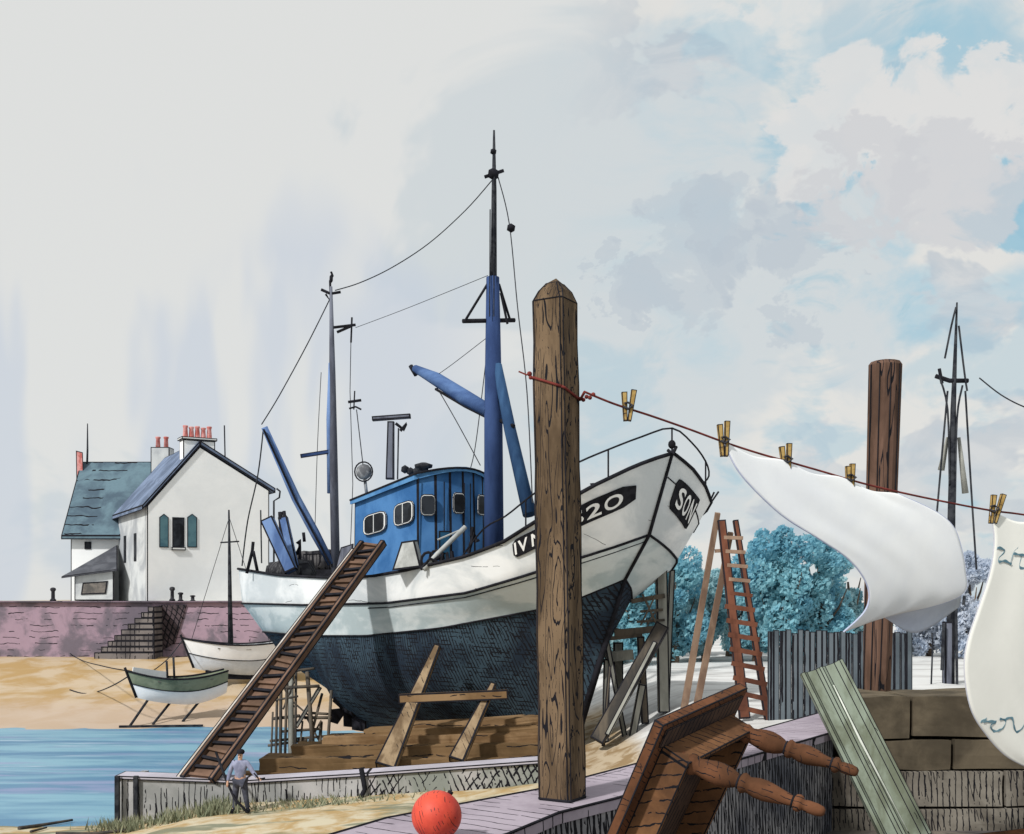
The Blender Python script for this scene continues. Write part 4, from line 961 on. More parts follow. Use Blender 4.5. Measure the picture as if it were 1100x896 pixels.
garment('jacket', ['pelvis', 'waist', 'chest', 'neckb', 'shL', 'elL', 'wrL', 'shR', 'elR', 'wrR'], [('pelvis', 'waist'), ('waist', 'chest'), ('chest', 'neckb'), ('chest', 'shL'), ('shL', 'elL'), ('elL', 'wrL'), ('chest', 'shR'), ('shR', 'elR'), ('elR', 'wrR')], .016, CLO, 'chest')
garment('trousers', ['pelvis', 'hipL', 'knL', 'anL', 'hipR', 'knR', 'anR'], [('pelvis', 'hipL'), ('hipL', 'knL'), ('knL', 'anL'), ('pelvis', 'hipR'), ('hipR', 'knR'), ('knR', 'anR')], .02, wash('work_trousers', (84, 86, 98), (58, 60, 70), 4), 'pelvis')
for s in 'LR':
    m = MB(); a_, b_ = jt['an' + s][0], jt['to' + s][0]; m.tube([a_ + V((0, .06, -.04)), a_ + V((0, 0, -.02)), (a_ + b_) / 2 + V((0, 0, .01)), b_], [.05, .066, .06, .045], 8); m.build('boot', INK, man)
m = MB(); hc = jt['skull'][0]; m.ball(hc + V((0, .03, .075)), .112, 2, (1, 1.05, .75))
m.ball(hc + V((0, -.10, .05)), .075, 1, (1.2, 1, .25)); m.build('cap', INK, man)
for dx_ in (-.035, .035):
    m = MB(); m.ball(hc + V((dx_, -.092, -.0)), .014, 1); m.build('eye', INK, man)
m = MB(); m.ball(hc + V((0, -.105, -.03)), .022, 1, (.8, 1, 1.3)); m.build('nose', SKN, man)
m = MB(); m.ball(hc + V((0, -.088, -.068)), .02, 1, (1.5, .6, .4)); m.build('mouth', INK2, man)
m = MB()
hd = jt['haL'][0]; m.tube([hd + V((-.14, -.02, .16)), hd + V((0, -.03, 0)), hd + V((.16, -.03, .03))], .022, 6); m.tube([hd + V((0, -.03, 0)), hd + V((-.02, -.03, -.35))], .012, 5); tag(m.build('rope_hook', INK), 'dark hook and line held out in the man\'s hand', 'tool')
m = MB(); m.tube([at(232, 808, 30.6), at(243, 838, 29.9), at(252, 858, 29.4), at(266, 873, 29.2)], .035, 6); tag(m.build('boat_hook', INK), 'long dark pole leaning from gangway to sand beside the man', 'pole')

# ------------------------------------------------------------------ trees and right background
TEAL = wash('foliage_teal', (158, 206, 216), (126, 184, 204), .35, fine=.12, edge=(.40, .60))
TEAL2 = wash('foliage_pale_teal', (186, 216, 220), (150, 198, 210), .35, fine=.12)
LAVF = wash('foliage_blue_grey', (218, 224, 233), (196, 208, 224), .4, fine=.1)
for M_ in (TEAL, TEAL2, LAVF):
    n = NT(M_.node_tree); bs = M_.node_tree.nodes['Principled BSDF']; tr_ = n.n('ShaderNodeBsdfTranslucent'); mx_ = n.n('ShaderNodeMixShader'); mx_.inputs[0].default_value = .55
    src = bs.inputs['Base Color'].links[0].from_socket; n.put(tr_.inputs['Color'], src)
    n.put(mx_.inputs[1], bs.outputs[0]); n.put(mx_.inputs[2], tr_.outputs[0]); n.put(M_.node_tree.nodes['Material Output'].inputs['Surface'], mx_.outputs[0])
BRK = wash('bark', (110, 96, 84), (84, 74, 66), 1)
def tree(px, Y, top, base_y, w, mat, label, nleaf=1500, seed=0):
    rnd = random.Random(seed)
    c = at(px, base_y, Y); x, gz_ = c.x, ground_z(c.x, Y); ztop = at(0, top, Y).z; h = ztop - gz_
    root = thing('broadleaf_tree', label, 'tree', (x, Y, gz_), 'trees beyond the boatyard')
    m = MB(); m.tube([V((x, Y, gz_ - .1)), V((x + .1, Y, gz_ + h * .35)), V((x - .05, Y, gz_ + h * .7))], [.2, .13, .05], 8); m.build('trunk', BRK, root)
    for k in range(3):
        a_ = k * 2.1 + seed; z0 = gz_ + h * (.2 + .1 * k); m = MB(); m.tube([V((x + .05, Y, z0)), V((x + math.cos(a_) * w * .3, Y + math.sin(a_) * w * .25, z0 + h * .2)), V((x + math.cos(a_) * w * .42, Y + math.sin(a_) * w * .35, z0 + h * .34))], [.07, .05, .02], 6); m.build('limb', BRK, root)
    m = MB()
    cl = [(V((x + rnd.gauss(0, w * .24), Y + rnd.gauss(0, w * .2), gz_ + h * rnd.uniform(.14, .84))), rnd.uniform(.55, 1.05) * w * .28) for _ in range(26)]
    cl.append((V((x, Y, gz_ + h * .9)), w * .16))
    for k in range(nleaf):
        cc, r_ = cl[rnd.randrange(len(cl))]
        d = V((rnd.gauss(0, 1), rnd.gauss(0, 1), rnd.gauss(0, 1))).normalized() * r_ * rnd.uniform(.45, 1) ** .5
        p = cc + d; p.z = max(p.z, gz_ + .1)
        n1_ = V((rnd.gauss(0, 1), rnd.gauss(0, 1), rnd.gauss(0, 1) + .6)).normalized(); a_ = n1_.orthogonal().normalized(); b_ = n1_.cross(a_); s_ = rnd.uniform(.07, .17)
        m.face([p - a_ * s_, p - b_ * s_ * .6, p + a_ * s_, p + b_ * s_ * .6])
    m.build('crown', mat, root, fix=False)
TR = [(706, 56, 600, 712, 2.6, TEAL2, 'pale teal tree farthest back behind the bow trestle posts'), (783, 56, 604, 710, 2.6, TEAL2, 'pale teal tree directly behind the stepladder rungs'), (655, 54, 628, 712, 2.6, TEAL2, 'pale teal tree seen between the bow trestle and the trawler bow'), (690, 50, 588, 712, 2.6, TEAL, 'rounded teal tree directly behind the bow trestle posts'), (725, 51, 580, 712, 2.7, TEAL, 'teal tree between the bow trestle and the stepladder back legs'),
      (757, 53, 612, 712, 2.4, TEAL2, 'low pale teal tree seen through the stepladder legs'), (812, 52, 578, 706, 2.6, TEAL, 'teal tree just right of the red stepladder'), (842, 50, 560, 706, 2.8, TEAL, 'tall teal tree halfway between stepladder and rear post'), (880, 51, 566, 706, 3.0, TEAL, 'broad teal tree above the dark plank fence'),
      (912, 53, 590, 706, 2.6, TEAL2, 'pale teal tree beside the rear wooden post, half hidden by the sheet'), (998, 55, 640, 715, 2.8, LAVF, 'blue-grey tree behind the ship mast, below the billowing sheet'), (1042, 54, 588, 715, 2.4, LAVF, 'blue-grey tree between the ship mast and the lettered cloth')]
for k, t_ in enumerate(TR): tree(*t_, nleaf=8500, seed=k * 3 + 1)

# dark plank fence
FEN = wash('fence_grey', (96, 104, 110), (76, 84, 90), .5, hatches=[((1, 0, 0), .30, .085, .25, .72)], edge=(.4, .62))
fn = thing('plank_fence', 'dark grey fence of upright planks behind the stone wall', 'fence', at(890, 770, 30))
nb_ = 24
for k in range(nb_):
    px0 = 825 + (981 - 825) * k / nb_; px1 = 825 + (981 - 825) * (k + 1) / nb_ - .6
    tz = 678 + random.uniform(-2.5, 2.5); p0, p1 = at(px0, tz, 29.5), at(px1, tz, 29.5)
    m = MB(); m.hexa([V((p0.x, 29.5 + .02 * (k % 2), 1.8)), V((p1.x, 29.5 + .02 * (k % 2), 1.8)), V((p1.x, 29.56 + .02 * (k % 2), 1.8)), V((p0.x, 29.56 + .02 * (k % 2), 1.8)), V((p0.x, 29.5 + .02 * (k % 2), p0.z)), V((p1.x, 29.5 + .02 * (k % 2), p1.z)), V((p1.x, 29.56 + .02 * (k % 2), p1.z)), V((p0.x, 29.56 + .02 * (k % 2), p0.z))])
    m.build('fence_board', FEN, fn, ink=.022)
for z_ in (3.2, 4.6):
    m = MB(); m.beam(V((at(825, 0, 29.7).x, 29.68, z_)), V((at(981, 0, 29.7).x, 29.68, z_)), .06, .12); m.build('fence_rail', FEN, fn)

# stepladder
LRD = wash('ladder_red_brown', (110, 70, 54), (82, 52, 42), 1.0, stretch=(2, 2, .5))
LTN = wash('ladder_tan', (150, 126, 108), (120, 98, 84), 1.0, stretch=(2, 2, .5))
sl = thing('stepladder', 'tall red brown wooden stepladder standing open beside the dark fence', 'stepladder', at(785, 765, 30))
def lp(px, py, Y): return at(px, py, Y)
Lf = [(lp(775, 559, 30.9), lp(800, 772, 29.6), .30), (lp(790, 559, 30.9), lp(826, 778, 29.6), .20)]
for a_, b_, w_ in Lf:
    m = MB(); m.beam(V(b_), V(a_), w_, .12, side=(1, 0, 0), w1=w_ * .75); m.build('stile', LRD, sl, ink=.035)
for a_, b_ in ((lp(771, 551, 31.1), lp(734, 742, 33.0)), (lp(785, 572, 31.1), lp(748, 748, 32.9))):
    b_ = V((b_.x, b_.y, min(b_.z, ground_z(b_.x, b_.y)))); m = MB(); m.beam(b_, V(a_), .2, .12, side=(1, 0, 0), w1=.14); m.build('back_leg', LTN, sl)
for k in range(13):
    f = .09 + .86 * k / 12; p, q = Lf[0][0].lerp(Lf[0][1], f), Lf[1][0].lerp(Lf[1][1], f); ext = (q - p).normalized()
    m = MB(); m.beam(p - ext * (.18 if k > 4 else .0), q + ext * .12, .16, .10 if k < 5 else .13, side=(0, 1, 0)); m.build('tread', LRD if k > 3 else LTN, sl)
m = MB(); m.beam(lp(768, 592, 31.4), lp(783, 591, 31.4), .1, .1); m.build('back_rung', LTN, sl)

# ship mast far right
mast = thing('ship_mast', 'slender dark ship mast with spreader and stays rising behind stone wall', 'mast', V((at(1022, 0, 38).x, 38, 2.9)))
YM = 38
m = MB(); m.tube([V((at(1021, 0, YM).x, YM, 2.5)), at(1022, 560, YM), at(1024, 440, YM), at(1028, 325, YM)], [.15, .14, .10, .03], 8); m.build('pole', INK2, mast)
m = MB(); m.tube([at(1005, 404, YM), at(1020, 409, YM), at(1040, 409, YM)], .08, 6); m.tube([at(1009, 396, YM), at(1012, 412, YM)], .06, 5); m.build('spreader', INK, mast)
for pts in ([(1009, 404), (1018, 440), (1020, 520)], [(1034, 414), (1028, 450), (1026, 540)], [(1037, 420), (1043, 520), (1049, 612)], [(1015, 385), (1022, 350), (1027, 330)], [(1018, 420), (1010, 510), (1006, 556)], [(1030, 350), (1036, 400), (1039, 420)]):
    m = MB(); m.tube(crom([at(x, y, YM - .1) for x, y in pts], 4), .035, 5); m.build('stay', INK2, mast)
for pts in ([(1018, 470), (1011, 505)], [(1030, 470), (1037, 530)]):
    m = MB(); m.tube([at(x, y, YM + .2) for x, y in pts], [.06, .12], 6); m.build('furled_sail', LTN if False else wash('sail_grey', (158, 158, 150), (140, 140, 134), 1), mast)
m = MB(); m.tube(crom([at(1052, 406, YM), at(1075, 424, YM), at(1100, 437, YM), at(1130, 446, YM)], 5), .025, 4); m.build('stay', INK2, mast)
for pts, r_ in (([(1000, 745), (1002, 690), (1001, 680)], .03), ([(1012, 720), (1014, 670)], .06), ([(1027, 650), (1028, 735)], .05), ([(1035, 650), (1036, 640)], .05)):
    m = MB(); m.tube([at(x, y, YM - .3) for x, y in pts], r_, 5); m.build('shroud', INK2, mast)
m = MB(); m.beam(at(1018, 750, YM), at(1018, 668, YM), .28, .28, side=(1, 0, 0)); m.build('mast_step', GRM, mast, ink=.05)

# ------------------------------------------------------------------ pier, stone wall, yard
ZD = 4.4
LIL = wash('pier_lilac', (164, 154, 164), (146, 136, 146), 1.2, hatches=[((.57, .82, 0), .16, .045, .7, .55), ((.82, -.57, 0), .35, .02, .6, .3)], edge=(.4, .62))
PFC = wash('pier_face', (140, 138, 140), (88, 90, 98), .9, hatches=[((.57, .82, 0), .085, .16, .5, .84), ((.57, .82, .2), .06, .16, .5, .62)], edge=(.4, .62))
pr = thing('pier', 'narrow lilac plank pier crossing the foreground to the stone wall', 'pier', (0, 8.5, 3.3))
def pd(px, py): Y = (H - ZD) * F / (py - 640); return V(((px - 550) / F * Y, Y, ZD))
Ea = [pd(260, 925), pd(415, 879), pd(584, 847), pd(678, 822), pd(790, 791), pd(884, 765)]
Eb = [pd(450, 925), pd(545, 896), pd(600, 873), pd(664, 857), pd(780, 820), pd(893, 787)]
Ea[-1] = pd(930, 752)
m = MB(); t = V((0, 0, .09))
for k in range(5): m.hexa([Ea[k] - t, Eb[k] - t, Eb[k + 1] - t, Ea[k + 1] - t, Ea[k], Eb[k], Eb[k + 1], Ea[k + 1]])
bmesh.ops.remove_doubles(m.b, verts=m.b.verts, dist=.001)
m.build('deck', LIL, pr)
m = MB()
def off(Ek, E2, d): v = (E2 - Ek).normalized() * d; return Ek + v
for k in range(5):
    a_, b_, c_, d_ = off(Eb[k], Ea[k], .03), off(Eb[k + 1], Ea[k + 1], .03), off(Eb[k + 1], Ea[k + 1], .2), off(Eb[k], Ea[k], .2)
    z1 = V((0, 0, -.093)); z0 = V((0, 0, -1.4)); m.hexa([a_ + z0, b_ + z0, c_ + z0, d_ + z0, a_ + z1, b_ + z1, c_ + z1, d_ + z1])
bmesh.ops.remove_doubles(m.b, verts=m.b.verts, dist=.001)
m.build('front_boarding', PFC, pr)
m = MB()
for k in range(5):
    a_, b_, c_, d_ = off(Ea[k], Eb[k], .03), off(Ea[k + 1], Eb[k + 1], .03), off(Ea[k + 1], Eb[k + 1], .2), off(Ea[k], Eb[k], .2)
    z1 = V((0, 0, -.093)); z0 = V((0, 0, -5.0)); m.hexa([a_ + z0, b_ + z0, c_ + z0, d_ + z0, a_ + z1, b_ + z1, c_ + z1, d_ + z1])
bmesh.ops.remove_doubles(m.b, verts=m.b.verts, dist=.001)
m.build('rear_boarding', PFC, pr)
for E_, sgn in ((Eb, 1), (Ea, 1)):
    m = MB(); m.tube([p + V((0, 0, .0)) for p in E_], .012, 5); m.build('deck_edge_trim', INK, pr)

YRD = wash('yard_earth', (130, 120, 108), (86, 82, 82), .8, hatches=[((.3, 1, 0), .12, .08, .9, .45)])
m = MB()
yp_ = [(-.9, 6.6), (0.2, 8.2), (1.5, 10.0), (4.2, 13.8), (12, 13.8), (12, 1.0), (-1.2, 1.0)]
m.prism([(x, y, 3.2) for x, y in yp_], (0, 0, -.3)); struct(m.build('yard', YRD))

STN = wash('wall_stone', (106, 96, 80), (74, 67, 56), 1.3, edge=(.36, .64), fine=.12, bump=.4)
STS = wash('wall_stone_hatched', (134, 128, 118), (92, 86, 78), 1.2, hatches=[((1, 0, 0), .075, .10, .6, .66), ((1, 0, .2), .06, .07, .6, .45)], edge=(.36, .64), fine=.12)  # lower courses: lighter grey stone with close hatch lines
sw2 = thing('stone_wall', 'brown wall of big rough stone blocks beside the lettered cloth', 'wall', (6, 13.6, 3.2))
YS = 13.5
def blk(px0, px1, y0, y1, dep, mat, name='stone_block'):
    m = MB(); a_, b_, c_, d_ = at(px0, y1, YS - dep), at(px1, y1, YS - dep), at(px1, y0, YS - dep), at(px0, y0, YS - dep)
    m.prism([a_, b_, c_, d_], V((0, 1.3 + dep, 0))); bmesh.ops.subdivide_edges(m.b, edges=m.b.edges, cuts=3, use_grid_fill=True)
    for v in m.b.verts: v.co += mnoise.noise_vector(v.co * 1.6) * .03 + mnoise.noise_vector(v.co * 5) * .012
    for f in m.b.faces: f.smooth = False
    m.build(name, mat, sw2)
blk(918, 977, 749, 793, 0, STN); blk(981, 1088, 749, 791, 0, STN); blk(1091, 1180, 750, 792, 0, STN)
blk(905, 1022, 796, 826, .05, STN); blk(1026, 1150, 795, 826, .05, STN)
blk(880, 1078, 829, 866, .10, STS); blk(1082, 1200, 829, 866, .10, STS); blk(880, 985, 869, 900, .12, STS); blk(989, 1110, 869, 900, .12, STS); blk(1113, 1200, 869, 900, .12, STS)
m = MB(); m.box((8.1, YS + .9, 3.95), (3.9, 0, 0), (0, .55, 0), (0, 0, .80)); m.build('mortar_core', INK, sw2)

# ------------------------------------------------------------------ big posts
PWD = wash('post_wood', (116, 97, 76), (78, 64, 49), 1.6, stretch=(2, 2, .5), grain=((11.0, 11.0, 1.2), 9.0, .085, .70), hatches=[((1, -.5, 0), .03, .05, .8, .42)], edge=(.38, .62), bump=.2)
PW2 = wash('post_red_wood', (108, 84, 72), (80, 62, 52), 1.4, stretch=(2, 2, .4), grain=((6, 6, .5), 6.0, .06, .6), edge=(.4, .6))
Yp = 9.0
bc, tc = pd(604, 858), at(596, 325, Yp + .1)
def sq(c, hw, ang): return [c + V((math.cos(ang + k * math.pi / 2) * hw * 1.4142, math.sin(ang + k * math.pi / 2) * hw * 1.4142, 0)) for k in range(4)]
ang = math.radians(45 + 32 - 90)
ang = math.radians(-45 - 31)
m = MB(); hw = .146
rings = []
for k in range(13):
    f = k / 12; c = bc.lerp(tc, f); h_ = hw * (1 - .03 * f) + .004 * math.sin(k * 2.1)
    ring = []
    S4 = sq(c, h_, ang)
    for i in range(4):       # chamfered corners
        p, a_, b_ = S4[i], S4[i - 1], S4[(i + 1) % 4]; ring += [p + (a_ - p) * .07, p + (b_ - p) * .07]
    rings.append(ring)
vs = m.grid(rings, close=True, smooth=False)
topc = tc + V((.01, 0, .20)); S4 = sq(tc + V((0, 0, .15)), hw * .40, ang); tr = []
for i in range(4):
    p, a_, b_ = S4[i], S4[i - 1], S4[(i + 1) % 4]; tr += [p + (a_ - p) * .1, p + (b_ - p) * .1]
S4m = sq(tc + V((.002, 0, .085)), hw * .76, ang); tm = []
for i in range(4):
    p, a_, b_ = S4m[i], S4m[i - 1], S4m[(i + 1) % 4]; tm += [p + (a_ - p) * .12, p + (b_ - p) * .12]
mv = [m.b.verts.new(p) for p in tm]
for i in range(8): m.b.faces.new((vs[-1][i], vs[-1][(i + 1) % 8], mv[(i + 1) % 8], mv[i]))
vs.append(mv)
tv = [m.b.verts.new(p) for p in tr]
for i in range(8): m.b.faces.new((vs[-1][i], vs[-1][(i + 1) % 8], tv[(i + 1) % 8], tv[i]))
cvx = m.b.verts.new(topc)
for i in range(8): m.b.faces.new((tv[i], tv[(i + 1) % 8], cvx))
m.b.faces.new(vs[0][::-1])
big = thing('mooring_post', 'tall squared brown mooring post with pointed top standing on pier', 'post', bc)
m.build('shaft', PWD, big)
# tarred arrises
for i in (0, 1, 2, 3, 4, 5, 6, 7):
    m = MB(); m.tube([r_[i] for r_ in rings] + [tm[i], tr[i]], .0055, 5, cap=True); m.build('arris_trim', INK, big)
m = MB(); m.tube(rings[-1] + [rings[-1][0]], .006, 5); m.tube(tr + [tr[0]], .004, 5); m.build('top_trim', INK, big)
m = MB(); m.tube([p + V((0, 0, .01)) for p in rings[0]] + [rings[0][0] + V((0, 0, .01))], .012, 5); m.build('foot_trim', INK, big)

Y2 = 14.65
b2c = V((at(939, 0, Y2).x, Y2, 4.60)); t2c = at(951, 393, Y2)
rp_ = thing('timber_post', 'round-topped reddish wooden post rising behind the washing line', 'post', b2c)
m = MB(); m.tube([b2c - V((0, 0, 1.2)), b2c.lerp(t2c, .5) + V((.01, 0, 0)), t2c, t2c + V((0, 0, .05)), t2c + V((0, 0, .075))], [.175, .205, .225, .19, .08], 10)
for f in m.b.faces: f.smooth = False
m.build('shaft', PW2, rp_)
for k in (6, 7, 8, 9):
    a_ = 2 * math.pi * k / 10 - .3
    d = V((math.cos(a_), math.sin(a_), 0)); m = MB(); m.tube([b2c + d * .180, b2c.lerp(t2c, .5) + d * .2045 + V((.008, 0, 0)), t2c + d * .226], .008, 5); m.build('grain_seam', INK, rp_)

# ------------------------------------------------------------------ washing line, pegs, laundry
RPE = wash('red_cord', (124, 58, 52), (92, 44, 42), 8)
def LY(px): return 8.72 + (px - 620) * .0046
lpts = [(628, 421), (660, 434), (700, 447), (740, 461), (778, 475), (815, 487), (850, 497), (885, 507), (915, 516), (950, 525), (1000, 536), (1062, 548), (1100, 553), (1180, 566), (1300, 588)]
LC = crom([at(x, y, LY(x)) for x, y in lpts], 8)
cl_ = thing('washing_line', 'red brown cord washing line tied around the great post', 'washing line', LC[0])
m = MB(); m.tube(LC, .0095, 6); m.build('cord', RPE, cl_)
m = MB()
lo = [p.lerp(q, .0) for p, q in zip(rings[9], rings[9])]
zc = at(0, 404, Yp).z
def pr_at(z): f = (z - bc.z) / (tc.z - bc.z); c = bc.lerp(tc, f); return c
loop = []
for i in range(8):
    base_ = rings[0][i] - bc; z = zc - .18 * ((base_.x + .2) / .4); c = pr_at(z); loop.append(V((c.x + base_.x * 1.05, c.y + base_.y * 1.05, z)))
loop.append(loop[0].copy()); m.tube(loop, .011, 6); m.build('loop', RPE, cl_)
m = MB(); kn = max(loop, key=lambda p: p.x); m.tube([kn, LC[0]], .011, 6)
for k in range(5): m.ball(kn.lerp(LC[3], k / 4) + V((0, 0, .008 * (-1) ** k)), .018, 2)
m.build('knot', RPE, cl_)
m = MB(); q = min(loop, key=lambda p: p.x) + V((-.01, -.01, 0)); m.ball(q + V((-.01, 0, .03)), .022, 2); m.ball(q, .018, 2); m.tube([q + V((-.03, 0, .02)), q + V((-.1, 0, .05))], .007, 5); m.build('tail_end', RPE, cl_)
PEG = wash('peg_wood', (176, 148, 92), (140, 112, 62), 12, hatches=[((0, 0, 1), .05, .05, .8, .4)])
PGD = wash('peg_steel', (40, 40, 44), (70, 70, 74), 8)
def lz(px): return interp([(a, b) for a, b in lpts], px)
pegs = [(674, -6, 16, 1.0, 'clothes peg nearest the great post, holding nothing'), (778, -10, 4, 1.12, 'clothes peg pinching the upper left corner of the billowing sheet'), (845, -14, 3, .95, 'clothes peg on the middle of the billowing sheet top edge'),
        (913, -2, 3, .85, 'small clothes peg just left of the reddish rear post'), (1066, 10, 30, 1.0, 'tilted clothes peg at the corner of the lettered cloth')]
for px, t1, t2, s_, lab in pegs:
    p = at(px, lz(px), LY(px)); k = p.y / F
    root = thing('clothes_peg', lab, 'clothes peg', p, 'clothes pegs on the washing line')
    for dx_, tl, hh in ((-5.2, t1, 17), (4.0, t2, 20)):
        a_ = p + V((dx_ * .45 * k, -.012, -14 * k * s_)); d = V((math.sin(math.radians(tl)), 0, math.cos(math.radians(tl)))); b_ = p + V((dx_ * .35 * k, -.012, 0)) + d * hh * k * s_
        m = MB(); m.beam(a_, b_, .030, .05, side=(1, 0, 0), w1=.046, h1=.05); m.build('prong', PEG, root, ink=.007)
    m = MB(); m.tube([p + V((-5 * k, -.045, 1 * k)), p + V((0, -.05, -2 * k)), p + V((5 * k, -.045, 2 * k)), p + V((0, -.05, 5 * k)), p + V((-4 * k, -.045, 4 * k))], .010, 6); m.build('spring', PGD, root)
SH1 = wash('sheet_white', (236, 237, 236), (228, 230, 232), .8, fine=.03)
SH2 = wash('cloth_cream', (234, 233, 225), (227, 226, 218), .7, fine=.03)
def loft(Lp, Rp, n1_, n2_, dy, sag=0.0):
    L_ = crom([V((x, y, 0)) for x, y in Lp], 6); R_ = crom([V((x, y, 0)) for x, y in Rp], 6)
    def sample(C, f):
        q = f * (len(C) - 1); i = min(int(q), len(C) - 2); return C[i].lerp(C[i + 1], q - i)
    rows = []
    for j in range(n1_ + 1):
        f = j / n1_; a_, b_ = sample(L_, f), sample(R_, f)
        rows.append([(a_.lerp(b_, k / n2_)) for k in range(n2_ + 1)])
    return [[at(p.x, p.y + sag * math.sin(math.pi * 3 * k / n2_) ** 2 * max(0, 1 - 5 * j / n1_), LY(p.x) + dy(j / n1_, k / n2_)) for k, p in enumerate(r_)] for j, r_ in enumerate(rows)]
sheet = tag(bpy.data.objects.new('bed_sheet', None), 'plain white sheet billowing from the washing line before the rear post', 'sheet', 'laundry on the washing line'); COL.objects.link(sheet); sheet.location = at(860, 500, LY(860))
rows = loft([(778, 476), (796, 510), (838, 552), (880, 579), (913, 602), (932, 630), (930, 655), (906, 679)], [(965, 531), (1004, 549), (1024, 566), (1033, 590), (1037, 613), (1036, 636), (1006, 650), (950, 662)], 60, 50,
            lambda f, k: -.03 + .16 * f * (.2 + .8 * k) - .12 * math.sin(f * 3.1) + .014 * math.sin(k * 9 + f * 4) * (1 - f) + .004 * math.sin(k * 19 - f * 9), 5)
m = MB(); m.grid(rows); m.build('cloth', SH1, sheet, fix=False, solid=.012)
m = MB()
for ch in (rows and [[r_[0] for r_ in rows], [r_[-1] for r_ in rows]]): m.tube(ch, .008, 5)
m.build('hem', wash('hem_lavender', (190, 196, 216), (174, 182, 208), 2), sheet)
rows = loft([(948, 655), (985, 650), (1033, 638)], [(951, 664), (985, 680), (1030, 652)], 12, 8, lambda f, k: .24 + .2 * math.sin(k * 1.5))
m = MB(); m.grid(rows); m.build('folded_underside', wash('sheet_underside_shade', (206, 212, 222), (190, 198, 214), 1.2), sheet, fix=False, solid=.012)  # shade under the white sheet's fold, put into a blue-grey colour
cloth = tag(bpy.data.objects.new('lettered_cloth', None), 'cream cloth with teal painted characters hanging at the picture edge', 'cloth', 'laundry on the washing line'); COL.objects.link(cloth); cloth.location = at(1085, 600, LY(1085))
Lc2 = [(1064, 550), (1068, 578), (1064, 612), (1052, 650), (1039, 690), (1036, 722), (1043, 762), (1060, 790), (1082, 813), (1112, 828)]
Rc2 = [(1235, 577), (1240, 610), (1238, 640), (1236, 670), (1235, 700), (1234, 735), (1235, 770), (1236, 800), (1238, 822), (1240, 835)]
dy2 = lambda f, k: -.02 - .05 * math.sin(f * 3.0) + .014 * math.sin(k * 13 + f * 3) * (.3 + .7 * f) + .004 * math.sin(k * 29 - f * 6)
rows2 = loft(Lc2, Rc2, 50, 44, dy2, 6)
m = MB(); m.grid(rows2); cb = m.build('cloth', SH2, cloth, fix=False, solid=.012)
m = MB(); m.tube([r_[0] for r_ in rows2], .007, 5); m.build('hem', wash('hem_grey', (196, 196, 202), (180, 182, 192), 2), cloth)
LTR = wash('teal_lettering', (112, 142, 152), (92, 124, 138), 8)
def on_cloth(px, py):        # nearest cloth point under a picture direction
    best = None
    for r_ in rows2:
        for p in r_:
            e_ = (550 + F * p.x / p.y - px) ** 2 + (640 - F * (p.z - H) / p.y - py) ** 2
            if best is None or e_ < best[0]: best = (e_, p.y)
    return at(px, py, best[1] - .014)
strokes = [[(1071, 589.5), (1073.2, 588.3), (1079.4, 592), (1073, 599.5), (1073.6, 603.5), (1079.6, 602.5), (1086.6, 606.2)], [(1085.8, 604.5), (1087, 600), (1089, 593.5), (1093.3, 588.8)], [(1089, 594.6), (1096, 596), (1104, 596.6)], [(1097.5, 596.8), (1095.4, 609.5), (1104, 610)], [(1104, 596.6), (1106, 603), (1104, 610)],
           [(1053.6, 775.4), (1059.6, 772.2)], [(1056.5, 775), (1063, 775), (1070.2, 775.3), (1064.2, 779.2), (1067.2, 785.2), (1073, 784.6), (1078.2, 781.2), (1080.4, 774), (1074.2, 772.4)], [(1080, 772.6), (1087.2, 771.2), (1089.2, 780), (1092.3, 786.4), (1099, 781), (1101, 773)], [(1101, 773), (1108, 771), (1110, 782), (1118, 780)]]
for s_ in strokes:
    pts = crom([on_cloth(x, y) for x, y in s_], 5)
    m = MB(); wv = [.011 + .004 * math.sin(i * 1.3) for i in range(len(pts))]
    a_ = [p + V((.3, 0, 1)).normalized() * w_ for p, w_ in zip(pts, wv)]; b_ = [p - V((.3, 0, 1)).normalized() * w_ for p, w_ in zip(pts, wv)]
    m.grid([a_, b_], smooth=False)
    m.build('lettering', LTR, cloth, fix=False, solid=.004)

# ------------------------------------------------------------------ overturned table
TBL = wash('table_brown', (124, 88, 60), (88, 62, 44), 2.6, hatches=[((.3, .6, .75), .045, .07, .8, .62)], edge=(.36, .64), fine=.12)
TBE = wash('table_edge_brown', (112, 74, 52), (80, 54, 38), 3.0, hatches=[((.4, .25, .9), .030, .07, .9, .48), ((.8, -.3, .2), .05, .04, 1.0, .35)], edge=(.36, .64), fine=.1)
TBD = wash('table_dark', (58, 48, 46), (84, 66, 56), 2.5, hatches=[((.4, .9, .1), .05, .10, .7, .7)])
TLd = V((-.30, .38, -.87)).normalized()     # down along the length
TW = V((.6, .77, .13)); TW = (TW - TLd * TW.dot(TLd)).normalized()
TN = TLd.cross(TW).normalized()
if TN.x < 0: TN = -TN
LEGD = V((.87, -.40, -.28)).normalized()    # the legs have worked loose and splay a little
K = at(703, 773, 5.9)
TLn, TWn = 2.48, 1.02
tb = thing('overturned_table', 'brown wooden table tipped on its end with turned legs sticking out', 'table', K + TLd * TLn)
def TP(l, w_, n_): return K + TLd * l + TW * w_ + TN * n_
def tbox(name, l0, l1, w0, w1, n0, n1_, mat, ink=.007):
    m = MB(); m.hexa([TP(l0, w0, n0), TP(l1, w0, n0), TP(l1, w1, n0), TP(l0, w1, n0), TP(l0, w0, n1_), TP(l1, w0, n1_), TP(l1, w1, n1_), TP(l0, w1, n1_)]); return m.build(name, mat, tb, ink=ink)
tbox('tabletop', 0, TLn, 0, TWn, 0, .062, TBE, .008)
tbox('apron', .16, .19, .10, TWn - .10, .064, .24, TBL)
